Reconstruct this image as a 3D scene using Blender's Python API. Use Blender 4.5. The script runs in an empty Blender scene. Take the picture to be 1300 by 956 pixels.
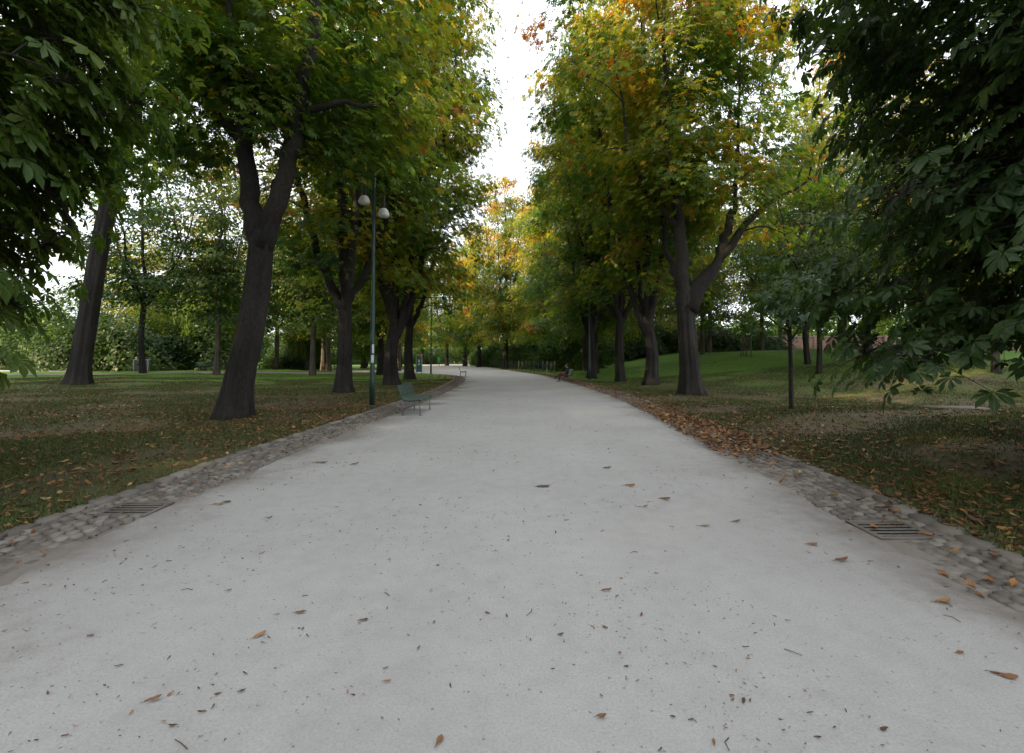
import bpy, math, random
import numpy as np
from mathutils import Vector, Matrix
from mathutils.geometry import tessellate_polygon

R = math.radians
scene = bpy.context.scene
COL = scene.collection
rs = np.random.default_rng(7)
random.seed(7)

# ---------------------------------------------------------------- helpers
class Acc:
    """collects vertices, triangles and quads (numpy) and links them as one mesh object"""
    def __init__(s): s.v=[]; s.q=[]; s.t=[]; s.n=0; s.qa=[]; s.ta=[]; s.quv=[]; s.tuv=[]
    def add(s, v, q=None, t=None, qa=None, ta=None, tuv=None):
        v=np.asarray(v,float).reshape(-1,3); s.v.append(v)
        if q is not None and len(q):
            q=np.asarray(q,int).reshape(-1,4); s.q.append(q+s.n)
            s.qa.append(np.zeros(len(q)) if qa is None else np.broadcast_to(qa,(len(q),)))
        if t is not None and len(t):
            t=np.asarray(t,int).reshape(-1,3); s.t.append(t+s.n)
            s.ta.append(np.zeros(len(t)) if ta is None else np.broadcast_to(ta,(len(t),)))
            if tuv is not None: s.tuv.append(tuv)
        s.n+=len(v)
    def mesh(s, name, smooth=True):
        me=bpy.data.meshes.new(name)
        v=np.concatenate(s.v) if s.v else np.zeros((0,3))
        q=np.concatenate(s.q) if s.q else np.zeros((0,4),int)
        t=np.concatenate(s.t) if s.t else np.zeros((0,3),int)
        me.vertices.add(len(v)); me.vertices.foreach_set('co', v.astype(np.float32).ravel())
        nl=q.size+t.size
        me.loops.add(nl); me.loops.foreach_set('vertex_index', np.concatenate([q.ravel(),t.ravel()]).astype(np.int32))
        npoly=len(q)+len(t)
        me.polygons.add(npoly)
        st=np.concatenate([np.arange(len(q))*4, q.size+np.arange(len(t))*3]).astype(np.int32)
        me.polygons.foreach_set('loop_start', st)
        if smooth: me.polygons.foreach_set('use_smooth', np.ones(npoly,bool))
        me.update(calc_edges=True)
        a=np.concatenate([np.concatenate(s.qa) if s.qa else np.zeros(0), np.concatenate(s.ta) if s.ta else np.zeros(0)])
        if npoly and np.any(a!=0):
            at=me.attributes.new('tint','FLOAT','FACE'); at.data.foreach_set('value', a.astype(np.float32))
        if s.tuv:
            uv=me.uv_layers.new(name='UVMap')
            allv=np.zeros((nl,2),np.float32)
            tu=np.concatenate(s.tuv).reshape(-1,2); allv[nl-len(tu):]=tu
            uv.data.foreach_set('uv', allv.ravel())
        me.validate()
        return me
    def build(s, name, mat, parent=None, smooth=True, loc=(0,0,0)):
        me=s.mesh(name, smooth)
        if mat: me.materials.append(mat)
        return link(name, me, parent, loc)

def link(name, data, parent=None, loc=(0,0,0)):
    o=bpy.data.objects.new(name, data); COL.objects.link(o)
    o.location=loc
    if parent: o.parent=parent
    return o

def tag(o, label=None, cat=None, group=None, kind=None):
    if label: o['label']=label
    if cat: o['category']=cat
    if group: o['group']=group
    if kind: o['kind']=kind
    return o

def empty(name, loc=(0,0,0), rz=0.0):
    o=bpy.data.objects.new(name, None); COL.objects.link(o)
    o.location=loc; o.rotation_euler=(0,0,rz); o.empty_display_size=.2
    return o

def copy_tree(o, parent=None):
    c=o.copy(); COL.objects.link(c); c.parent=parent
    for ch in list(o.children): copy_tree(ch, c)
    return c

BOXF=[(0,3,2,1),(4,5,6,7),(0,1,5,4),(1,2,6,5),(2,3,7,6),(3,0,4,7)]
def box(acc, c, s, rz=0.0, bev=0.0, M=None):
    """box centred at c, full size s; with bev the top and bottom rims are chamfered"""
    x,y,z=[k/2 for k in s]
    if bev<=0:
        v=np.array([(-x,-y,-z),(x,-y,-z),(x,y,-z),(-x,y,-z),(-x,-y,z),(x,-y,z),(x,y,z),(-x,y,z)]); q=BOXF
    else:
        b=min(bev,x*.9,y*.9,z*.9); v=[]; q=[]
        for (zz,i) in ((-z,b),(-z+b,0),(z-b,0),(z,b)):
            v+=[(-x+i,-y+i,zz),(x-i,-y+i,zz),(x-i,y-i,zz),(-x+i,y-i,zz)]
        v=np.array(v); q=[(3,2,1,0),(12,13,14,15)]
        for r in range(3):
            for k in range(4): q.append((r*4+k,r*4+(k+1)%4,r*4+4+(k+1)%4,r*4+4+k))
    if M is not None: v=v@np.array(M.to_3x3()).T
    ca,sa=math.cos(rz),math.sin(rz)
    v=v@np.array([[ca,sa,0],[-sa,ca,0],[0,0,1]])
    acc.add(v+np.array(c), q)

def tube(acc, pts, rad, sides=8, cap=True, mod=None, tint=0.0):
    pts=np.asarray(pts,float); n=len(pts); rad=np.broadcast_to(np.asarray(rad,float),(n,))
    T=np.gradient(pts,axis=0); T/=np.linalg.norm(T,axis=1,keepdims=True)+1e-9
    a=np.array([1.,0,0]) if abs(T[0,0])<.9 else np.array([0,1.,0])
    N=np.cross(T[0],a); N/=np.linalg.norm(N)
    th=np.arange(sides)/sides*2*math.pi; V=[]
    for i in range(n):
        N=N-T[i]*np.dot(N,T[i]); N/=np.linalg.norm(N)+1e-9; B=np.cross(T[i],N)
        r=rad[i]*np.ones(sides)
        if mod is not None: r=r*mod(i,th)
        V.append(pts[i]+ (np.cos(th)*r)[:,None]*N+(np.sin(th)*r)[:,None]*B)
    V=np.concatenate(V)
    i=np.arange(n-1)[:,None]*sides; k=np.arange(sides)[None,:]; k2=(k+1)%sides
    q=np.stack([i+k,i+k2,i+sides+k2,i+sides+k],-1).reshape(-1,4)
    t=None
    if cap:
        c0,c1=len(V),len(V)+1; V=np.vstack([V,pts[0],pts[-1]])
        kk=np.arange(sides); k2=(kk+1)%sides
        t=np.concatenate([np.stack([k2,kk,np.full(sides,c0)],-1),np.stack([kk+(n-1)*sides,k2+(n-1)*sides,np.full(sides,c1)],-1)])
    acc.add(V,q,t,qa=tint,ta=tint)

def lathe(acc, prof, c, sides=20):
    """prof: list of (radius, z) from bottom to top"""
    th=np.arange(sides)/sides*2*math.pi; V=[]
    for r,z in prof: V.append(np.stack([np.cos(th)*r+c[0],np.sin(th)*r+c[1],np.full(sides,z+c[2])],-1))
    V=np.concatenate(V); n=len(prof)
    i=np.arange(n-1)[:,None]*sides; k=np.arange(sides)[None,:]; k2=(k+1)%sides
    acc.add(V, np.stack([i+k,i+k2,i+sides+k2,i+sides+k],-1).reshape(-1,4))

def spline(pts, n):
    """Catmull-Rom through pts (k,d) sampled at n points"""
    P=np.asarray(pts,float); k=len(P)
    if k<3:
        t=np.linspace(0,1,n)[:,None]; return P[0]*(1-t)+P[-1]*t
    E=np.vstack([2*P[0]-P[1],P,2*P[-1]-P[-2]])
    u=np.linspace(0,k-1-1e-6,n); i=u.astype(int); f=(u-i)[:,None]
    p0,p1,p2,p3=E[i],E[i+1],E[i+2],E[i+3]
    return .5*((2*p1)+(-p0+p2)*f+(2*p0-5*p1+4*p2-p3)*f**2+(-p0+3*p1-3*p2+p3)*f**3)

_ph=np.random.default_rng(99)
_K=_ph.normal(size=(14,3)); _K/=np.linalg.norm(_K,axis=1,keepdims=True); _F=_ph.uniform(.6,1.9,14); _P=_ph.uniform(0,6.28,14)
def noise(p, scale=1.0, seed=0.0):
    """cheap smooth noise of unit variance, p (...,3)"""
    p=np.asarray(p,float)*scale
    s=0
    for k,f,ph in zip(_K,_F,_P): s=s+np.sin((p@k)*f*2.2+ph*(1+seed))
    return s/math.sqrt(7)

def smooth(a,b,x):
    t=np.clip((np.asarray(x,float)-a)/(b-a),0,1); return t*t*(3-2*t)

# ---------------------------------------------------------------- materials
def mat(name):
    m=bpy.data.materials.new(name); m.use_nodes=True
    nt=m.node_tree; b=nt.nodes['Principled BSDF']
    return m,nt,b
def N(nt,t,**k):
    n=nt.nodes.new(t)
    for a,v in k.items():
        if a in n.inputs.keys() if hasattr(n,'inputs') else False: n.inputs[a].default_value=v
        else: setattr(n,a,v)
    return n
def L(nt,a,b): nt.links.new(a,b)
def ramp(nt, fac, stops):
    n=nt.nodes.new('ShaderNodeValToRGB'); e=n.color_ramp.elements
    while len(e)<len(stops): e.new(.5)
    for i,(p,c) in enumerate(stops): e[i].position=p; e[i].color=(*c,1) if len(c)==3 else c
    if fac is not None: L(nt,fac,n.inputs['Fac'])
    return n
def tex(nt, kind, scale, vec=None, **k):
    n=nt.nodes.new('ShaderNodeTex'+kind)
    n.inputs['Scale'].default_value=scale
    for a,v in k.items():
        if a in n.inputs.keys(): n.inputs[a].default_value=v
        else: setattr(n,a,v)
    if vec is not None: L(nt,vec,n.inputs['Vector'])
    return n
def coords(nt, kind='Object', scale=None):
    c=nt.nodes.new('ShaderNodeTexCoord').outputs[kind]
    if scale:
        m=nt.nodes.new('ShaderNodeMapping'); m.inputs['Scale'].default_value=scale; L(nt,c,m.inputs['Vector']); c=m.outputs[0]
    return c
def mixc(nt, fac, a, b, mode='MIX'):
    n=nt.nodes.new('ShaderNodeMix'); n.data_type='RGBA'; n.blend_type=mode
    for s,v in ((0,fac),(6,a),(7,b)):
        if isinstance(v,(int,float)): n.inputs[s].default_value=v
        elif isinstance(v,tuple): n.inputs[s].default_value=(*v,1)
        else: L(nt,v,n.inputs[s])
    return n.outputs[2]
def math_(nt, op, a, b=0.0, clamp=False):
    n=nt.nodes.new('ShaderNodeMath'); n.operation=op; n.use_clamp=clamp
    for s,v in ((0,a),(1,b)):
        if isinstance(v,(int,float)): n.inputs[s].default_value=v
        else: L(nt,v,n.inputs[s])
    return n.outputs[0]
def bump(nt, h, strength, dist, b):
    n=nt.nodes.new('ShaderNodeBump'); n.inputs['Strength'].default_value=strength; n.inputs['Distance'].default_value=dist
    L(nt,h,n.inputs['Height']); L(nt,n.outputs[0],b.inputs['Normal']); return n

def simple(name, col, rough=.6, metal=0.0, var=.25, scale=8, bmp=0.0):
    m,nt,b=mat(name)
    n=tex(nt,'Noise',scale,coords(nt),Detail=5.0)
    c=mixc(nt, n.outputs['Fac'], tuple(k*(1-var) for k in col), tuple(min(1,k*(1+var)) for k in col))
    L(nt,c,b.inputs['Base Color']); b.inputs['Roughness'].default_value=rough; b.inputs['Metallic'].default_value=metal
    if bmp: bump(nt,n.outputs['Fac'],bmp,.01,b)
    return m

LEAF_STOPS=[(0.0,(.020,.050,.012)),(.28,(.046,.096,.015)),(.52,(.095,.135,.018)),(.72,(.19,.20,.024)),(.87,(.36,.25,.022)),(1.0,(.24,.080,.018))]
def leaf_mat(name, stops=LEAF_STOPS, trans=.48, veins=False, rough=.5):
    m,nt,b=mat(name)
    at=nt.nodes.new('ShaderNodeAttribute'); at.attribute_name='tint'
    ob=nt.nodes.new('ShaderNodeAttribute'); ob.attribute_type='OBJECT'; ob.attribute_name='autumn'
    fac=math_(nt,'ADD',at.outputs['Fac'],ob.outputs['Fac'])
    if veins:
        uv=nt.nodes.new('ShaderNodeTexCoord').outputs['UV']
        sp=nt.nodes.new('ShaderNodeSeparateXYZ'); L(nt,uv,sp.inputs[0])
        lat=math_(nt,'ABSOLUTE',math_(nt,'SUBTRACT',sp.outputs[0],.5))
        # rust creeps in from the leaflet edges and tips
        no=tex(nt,'Noise',38,coords(nt),Detail=4.0)
        edge=math_(nt,'MULTIPLY',lat,1.1)
        rust=math_(nt,'ADD',edge,math_(nt,'MULTIPLY',no.outputs['Fac'],.9))
        rust=math_(nt,'MULTIPLY',math_(nt,'SUBTRACT',rust,.93,),3.5,True)
        fac=math_(nt,'ADD',fac,math_(nt,'MULTIPLY',rust,.55))
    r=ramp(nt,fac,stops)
    col=r.outputs[0]
    if veins:
        # pinnate side veins running forward from the midrib
        w=math_(nt,'SUBTRACT',math_(nt,'MULTIPLY',sp.outputs[1],13.0),math_(nt,'MULTIPLY',lat,9.0))
        fr=math_(nt,'ABSOLUTE',math_(nt,'SUBTRACT',math_(nt,'FRACT',w),.5))
        bump(nt,fr,.5,.004,b)
        mid=math_(nt,'LESS_THAN',lat,.035)
        side=math_(nt,'MULTIPLY',math_(nt,'LESS_THAN',fr,.07),.5)
        col=mixc(nt,math_(nt,'MULTIPLY',math_(nt,'MAXIMUM',mid,side),.5),col,(.12,.15,.05))
    L(nt,col,b.inputs['Base Color']); b.inputs['Roughness'].default_value=rough
    b.inputs['Specular IOR Level'].default_value=.35
    tr=nt.nodes.new('ShaderNodeBsdfTranslucent')
    tc=mixc(nt,1.0,col,(1.0,1.0,.55),'MULTIPLY')
    tc=mixc(nt,1.0,tc,(2.5,2.5,2.3),'MULTIPLY')
    L(nt,tc,tr.inputs['Color'])
    mx=nt.nodes.new('ShaderNodeMixShader'); mx.inputs[0].default_value=trans
    L(nt,b.outputs[0],mx.inputs[1]); L(nt,tr.outputs[0],mx.inputs[2])
    L(nt,mx.outputs[0],nt.nodes['Material Output'].inputs['Surface'])
    return m

def bark_mat(name, dark=(.018,.015,.012), light=(.115,.098,.078), sc=1.0):
    m,nt,b=mat(name)
    co=coords(nt,'Object',(8*sc,8*sc,.75*sc))
    w=tex(nt,'Noise',1.5,co,Detail=9.0,Roughness=.68,Distortion=1.4)
    v=tex(nt,'Noise',5.0,coords(nt,'Object',(4*sc,4*sc,1.5*sc)),Detail=6.0,Roughness=.7,Distortion=.8)
    ed=math_(nt,'MULTIPLY',math_(nt,'SUBTRACT',v.outputs['Fac'],.2),1.6,True)
    big=tex(nt,'Noise',.9,coords(nt),Detail=3.0)
    h=math_(nt,'MULTIPLY',ed,w.outputs['Fac'])
    f=math_(nt,'ADD',math_(nt,'MULTIPLY',h,1.1),math_(nt,'MULTIPLY',math_(nt,'SUBTRACT',big.outputs['Fac'],.5),.7))
    r=ramp(nt,f,[(.14,dark),(.38,tuple(.6*a+.4*c for a,c in zip(dark,light))),(.62,light)])
    L(nt,r.outputs[0],b.inputs['Base Color']); b.inputs['Roughness'].default_value=.9
    bump(nt,h,.9,.035,b)
    return m

M={}
M['bark']=bark_mat('chestnut_bark',(.009,.0075,.006),(.062,.051,.040))
M['bark_pale']=bark_mat('pale_bark',(.07,.058,.045),(.22,.18,.145))
M['bark_dark']=bark_mat('dark_bark',(.012,.010,.008),(.060,.050,.042))
M['leaf']=leaf_mat('chestnut_leaf')
M['leaf_near']=leaf_mat('chestnut_leaf_veined',veins=True,trans=.36,rough=.42)
M['leaf_fine']=leaf_mat('fine_leaf',[(0,(.026,.055,.015)),(.4,(.052,.095,.019)),(.7,(.12,.135,.026)),(1,(.30,.2,.03))],trans=.4)
M['leaf_willow']=leaf_mat('willow_leaf',[(0,(.045,.085,.018)),(.5,(.085,.14,.025)),(1,(.22,.2,.03))],trans=.45)
M['leaf_blue']=leaf_mat('bluish_leaf',[(0,(.025,.060,.028)),(.5,(.055,.100,.040)),(1,(.12,.13,.04))],trans=.3,rough=.35)

# ---------------------------------------------------------------- plan of the path
RK=np.array([(4.1,-9),(4.03,0),(4.0,3.78),(4.05,4.6),(4.26,6.3),(4.36,8.2),(4.6,11.3),(4.78,13.8),(4.95,18.2),(4.97,23.4),(4.8,28.9),(4.35,37),(3.1,49),(-.1,65),(-4.2,85),(-8.8,110),(-13,135)])
LK=np.array([(-4.7,-9),(-4.6,0),(-4.55,4.65),(-4.5,5.8),(-4.5,7.6),(-4.38,10.7),(-4.30,12.5),(-4.2,14.6),(-4.05,18.2),(-3.95,21.3),(-3.98,28.9),(-4.3,35),(-5.2,41.5),(-7.4,47),(-11.5,51.5),(-18,55),(-28,57.5),(-60,61)])
FK=np.array([(-60,69),(-30,65.5),(-20,64.5),(-15.5,68),(-15,76),(-17.5,95),(-22,115),(-30,135)])   # far lawn edge
def resample(P, step):
    S=spline(P, 4000); d=np.r_[0,np.cumsum(np.linalg.norm(np.diff(S,axis=0),axis=1))]
    n=int(d[-1]/step); t=np.linspace(0,d[-1],n+1)
    return np.stack([np.interp(t,d,S[:,0]),np.interp(t,d,S[:,1])],-1)
RKs=resample(RK,.25); LKs=resample(LK,.25); FKs=resample(FK,.5)
PATH=np.vstack([LKs,FKs,RKs[::-1]])
def inside(x,y,poly=PATH[::2]):
    x=np.asarray(x,float); y=np.asarray(y,float); r=np.zeros(x.shape,bool)
    x0,y0=poly[:,0],poly[:,1]; x1,y1=np.roll(x0,-1),np.roll(y0,-1)
    for a,b,c,d in zip(x0,y0,x1,y1):
        if b==d: continue
        m=((b>y)!=(d>y))
        r^= m & (x < (c-a)*(y-b)/(d-b)+a)
    return r
def rx(y): return np.interp(y,RKs[:,1],RKs[:,0])
_l=LKs[LKs[:,1]<56]
def lx(y): return np.interp(y,_l[:,1],_l[:,0])

def terrain(x,y):
    x=np.asarray(x,float); y=np.asarray(y,float)
    h=2.3*smooth(6,30,x+ (y-30)*.15)*smooth(12,52,y)
    h=h+.12*noise(np.stack([x,y,0*x],-1),.12)*smooth(0,5,np.minimum(x-rx(y),50))
    h=h+.25*smooth(-14,-30,x)*smooth(5,30,y)*smooth(80,55,y)
    u=.03*noise(np.stack([x,y,0*x],-1),.5)
    return h+u*smooth(.3,3,np.maximum(x-rx(y),lx(y)-x))

def axis(segs):
    out=[]
    for a,b,s in segs: out+=list(np.arange(a,b,s))
    return np.array(out+[segs[-1][1]])
gx=axis([(-420,-120,20),(-120,-60,4),(-60,-24,1.0),(-24,-10,.5),(-10,7,.125),(7,24,.5),(24,60,1.0),(60,120,4),(120,420,20)])
gy=axis([(-120,-10,6),(-10,30,.25),(30,58,.22),(58,75,.5),(75,140,1.0),(140,440,15)])
X,Y=np.meshgrid(gx,gy)
Z=terrain(X,Y)+.045
ins=inside(X,Y)
Z=np.where(ins,-.10,Z)
ny,nx=X.shape
ii=(np.arange(ny-1)[:,None]*nx+np.arange(nx-1)[None,:]).reshape(-1)
a=Acc(); a.add(np.stack([X,Y,Z],-1).reshape(-1,3), np.stack([ii,ii+1,ii+nx+1,ii+nx],-1))

m,nt,b=mat('lawn')
co=coords(nt)
big=tex(nt,'Noise',.22,co,Detail=6.0,Roughness=.65)
mid=tex(nt,'Noise',1.7,co,Detail=8.0,Roughness=.7)
fine=tex(nt,'Noise',26,coords(nt,'Object',(1,.6,1)),Detail=6.0,Roughness=.75)
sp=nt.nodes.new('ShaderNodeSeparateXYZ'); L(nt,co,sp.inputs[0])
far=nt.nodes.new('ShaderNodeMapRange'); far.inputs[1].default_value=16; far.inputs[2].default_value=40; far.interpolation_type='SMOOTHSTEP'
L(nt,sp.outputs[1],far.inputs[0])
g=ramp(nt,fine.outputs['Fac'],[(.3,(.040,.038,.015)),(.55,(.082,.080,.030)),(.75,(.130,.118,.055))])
gf=ramp(nt,mid.outputs['Fac'],[(.3,(.068,.14,.018)),(.7,(.125,.23,.034))])  # far grass: greener, less litter, with sunlit brightness put into its colour
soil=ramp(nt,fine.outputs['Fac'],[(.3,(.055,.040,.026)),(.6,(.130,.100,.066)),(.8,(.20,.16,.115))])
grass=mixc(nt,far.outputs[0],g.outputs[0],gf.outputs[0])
sf=math_(nt,'ADD',math_(nt,'MULTIPLY',big.outputs['Fac'],.75),math_(nt,'MULTIPLY',mid.outputs['Fac'],.5))
sf=math_(nt,'SUBTRACT',sf,math_(nt,'MULTIPLY',far.outputs[0],.16))
sr=ramp(nt,sf,[(.55,(0,0,0)),(.68,(1,1,1))])
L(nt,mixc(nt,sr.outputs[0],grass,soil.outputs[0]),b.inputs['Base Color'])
b.inputs['Roughness'].default_value=.95; b.inputs['Specular IOR Level'].default_value=.15
bump(nt,fine.outputs['Fac'],.7,.03,b)
M['lawn']=m
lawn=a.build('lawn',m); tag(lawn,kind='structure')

# sand path: a fine strip up to 46 m, a plain sheet beyond
EO=np.array([0,.3,.55,.75,.9,1.05,1.25,1.5,1.9,2.4,3.0,3.7]); DT_=np.interp(EO,[.5,.85,1.2,1.9,3.0],[1,.85,.45,.16,0]); DIRT=[]
rows=np.arange(-9,46.01,.25); ncol=24
a=Acc(); V=[]; E=[]
for y in rows:
    l,r=float(lx(y)),float(rx(y)); wob=.16*float(noise(np.array([0.,y,0]),1.3,2)); xx=np.r_[l+EO,(r-EO)[::-1]]; g_=np.clip(DT_*(1+wob*2)+.10*noise(np.stack([0*EO+y,EO,EO*0],-1),1.6,3)*(DT_>0.01),0,1); h_=np.clip(DT_*(1-wob)+.10*noise(np.stack([0*EO+y,EO,EO*0+9],-1),1.6,3)*(DT_>0.01),0,1)*.8; DIRT+=list(g_)+list(h_[::-1])
    V.append(np.stack([xx,np.full(ncol,y),np.zeros(ncol)],-1))
V=np.concatenate(V); n=len(rows)
ii=(np.arange(n-1)[:,None]*ncol+np.arange(ncol-1)[None,:]).reshape(-1)
a.add(V, np.stack([ii,ii+1,ii+ncol+1,ii+ncol],-1))
yl=float(rows[-1])
Lr=[p for p in LKs[::2] if p[1]>yl+.05]; Rr=[p for p in RKs[::2] if p[1]>yl+.05]
poly=[(float(lx(yl)),yl)]+[tuple(p) for p in Lr]+[tuple(p) for p in FKs]+[tuple(p) for p in Rr[::-1]]+[(float(rx(yl)),yl)]
tri=tessellate_polygon([[Vector((p[0],p[1],0)) for p in poly]])
pv=np.array([(p[0],p[1],0) for p in poly]); tr_=[]
for t in tri:
    p,q,r_=[pv[k] for k in t]
    tr_.append(t if np.cross(q-p,r_-p)[2]>0 else (t[0],t[2],t[1]))
a.add(pv,None,tr_)
m,nt,b=mat('sand')
co=coords(nt)
big=tex(nt,'Noise',.35,co,Detail=6.0,Roughness=.6)
mid=tex(nt,'Noise',5,co,Detail=8.0,Roughness=.7)
fine=tex(nt,'Noise',70,co,Detail=5.0,Roughness=.85)
v=tex(nt,'Voronoi',22,co); v.inputs['Randomness'].default_value=1
spk=ramp(nt,v.outputs['Distance'],[(.10,(1,1,1)),(.20,(0,0,0))])
pick=ramp(nt,tex(nt,'Noise',9,co,Detail=3.0).outputs['Fac'],[(.5,(0,0,0)),(.62,(1,1,1))])
base=ramp(nt,math_(nt,'ADD',math_(nt,'MULTIPLY',big.outputs['Fac'],.55),math_(nt,'MULTIPLY',mid.outputs['Fac'],.45)),[(.32,(.355,.34,.325)),(.5,(.435,.42,.405)),(.68,(.50,.485,.47))])
fr_=ramp(nt,fine.outputs['Fac'],[(.42,(0,0,0)),(.60,(1,1,1))])
c=mixc(nt,math_(nt,'MULTIPLY',fr_.outputs[0],.45),base.outputs[0],(.26,.245,.225))
trk=tex(nt,'Noise',1.0,coords(nt,'Object',(1.5,.10,1)),Detail=4.0,Roughness=.55)
c=mixc(nt,math_(nt,'MULTIPLY',ramp(nt,trk.outputs['Fac'],[(.46,(0,0,0)),(.66,(1,1,1))]).outputs[0],.15),c,(.31,.295,.275))
c=mixc(nt,math_(nt,'MULTIPLY',math_(nt,'MULTIPLY',spk.outputs[0],pick.outputs[0]),.7),c,(.15,.115,.09))
da_=nt.nodes.new('ShaderNodeAttribute'); da_.attribute_name='dirt'
dn=math_(nt,'ADD',da_.outputs['Fac'],math_(nt,'MULTIPLY',math_(nt,'SUBTRACT',mid.outputs['Fac'],.5),1.3))
c=mixc(nt,math_(nt,'MULTIPLY',ramp(nt,dn,[(.22,(0,0,0)),(.85,(1,1,1))]).outputs[0],.85),c,(.20,.172,.148))
L(nt,c,b.inputs['Base Color']); b.inputs['Roughness'].default_value=.92; b.inputs['Specular IOR Level'].default_value=.2
bump(nt,math_(nt,'ADD',fine.outputs['Fac'],math_(nt,'MULTIPLY',mid.outputs['Fac'],.8)),.6,.012,b)
path=a.build('path',m,smooth=False)
da=path.data.attributes.new('dirt','FLOAT','POINT'); dv=np.zeros(len(path.data.vertices),np.float32); dv[:len(DIRT)]=DIRT; da.data.foreach_set('value',dv); tag(path,kind='structure')

# side path on the left, seen between the trunks
a=Acc()
P=spline([(-75,33),(-50,35),(-38,38),(-28,43),(-20,49),(-15,53.5)],40); T=np.gradient(P,axis=0); T/=np.linalg.norm(T,axis=1,keepdims=True)
Nn=np.stack([-T[:,1],T[:,0]],-1); V=[]
for s in (-1.6,-.8,0,.8,1.6):
    q=P+Nn*s; V.append(np.column_stack([q,terrain(q[:,0],q[:,1])+.045+.03]))
V=np.concatenate(V); k=len(P); ii=(np.arange(4)[:,None]*k+np.arange(k-1)[None,:]).reshape(-1)
a.add(V,np.stack([ii,ii+k,ii+k+1,ii+1],-1)[:,::-1])
sp_=a.build('side_path',simple('packed_earth',(.20,.17,.14),.9,scale=3)); tag(sp_,kind='structure')
a=Acc()
P=[(-100,44),(-43,46.5),(-41,52),(-100,58)]
a.add([(x,y,float(terrain(x,y))+.09) for x,y in P],[(0,1,2,3)])
o=a.build('pale_pavement',simple('pale_paving',(.5,.5,.5),.8,scale=2)); o.name='pavement'; tag(o,kind='structure')

# ---------------------------------------------------------------- kerb stones, cobbled gutters
STONE_Q=[]
for r in range(2):
    for k in range(4): STONE_Q.append((r*4+k,r*4+(k+1)%4,r*4+4+(k+1)%4,r*4+4+k))
STONE_Q.append((8,9,10,11))
def stones(acc, cx, cy, cz, ang, lx_, ly_, h, dome, rg):
    n=len(cx)
    base=np.array([(-1,-1),(1,-1),(1,1),(-1,1)])*.5
    V=np.zeros((n,12,3))
    for ring,(f,zf) in enumerate(((1.0,-1.0),(.97,.35),(.66,1.0))):
        j=rg.normal(0,.035,(n,4,2))
        xy=(base[None]*f+j)*np.stack([lx_,ly_],-1)[:,None,:]
        V[:,ring*4:ring*4+4,:2]=xy
        V[:,ring*4:ring*4+4,2]=(np.where(zf<0,-h,zf*dome))[:,None] + (rg.normal(0,.003,(n,4)) if zf>0 else 0)
    c,s=np.cos(ang),np.sin(ang)
    x=V[:,:,0]*c[:,None]-V[:,:,1]*s[:,None]+cx[:,None]; y=V[:,:,0]*s[:,None]+V[:,:,1]*c[:,None]+cy[:,None]
    z=V[:,:,2]+cz[:,None]
    q=(np.array(STONE_Q)[None]+np.arange(n)[:,None,None]*12).reshape(-1,4)
    acc.add(np.stack([x,y,z],-1).reshape(-1,3),q,qa=np.repeat(rg.uniform(.05,1,n),len(STONE_Q)))
def along(C, sgn, step, off, ymax):
    """points spaced by step along curve C, offset towards the path"""
    S=C[C[:,1]<ymax]; d=np.r_[0,np.cumsum(np.linalg.norm(np.diff(S,axis=0),axis=1))]
    t=np.arange(0,d[-1],step)
    x=np.interp(t,d,S[:,0]); y=np.interp(t,d,S[:,1])
    dx=np.interp(t+.05,d,S[:,0])-np.interp(t-.05,d,S[:,0]); dy=np.interp(t+.05,d,S[:,1])-np.interp(t-.05,d,S[:,1])
    an=np.arctan2(dy,dx)
    return x+np.sin(an)*off*sgn, y-np.cos(an)*off*sgn, an
m,nt,b=mat('granite_cobble')
at=nt.nodes.new('ShaderNodeAttribute'); at.attribute_name='tint'
no=tex(nt,'Noise',30,coords(nt),Detail=6.0)
r_=ramp(nt,at.outputs['Fac'],[(0,(.08,.067,.055)),(.4,(.14,.125,.106)),(.75,(.20,.17,.138)),(1,(.275,.25,.215))])
L(nt,mixc(nt,math_(nt,'MULTIPLY',no.outputs['Fac'],.6),r_.outputs[0],(.15,.13,.115)),b.inputs['Base Color'])
b.inputs['Roughness'].default_value=.85; bump(nt,no.outputs['Fac'],.4,.01,b)
M['cobble']=m
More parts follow.
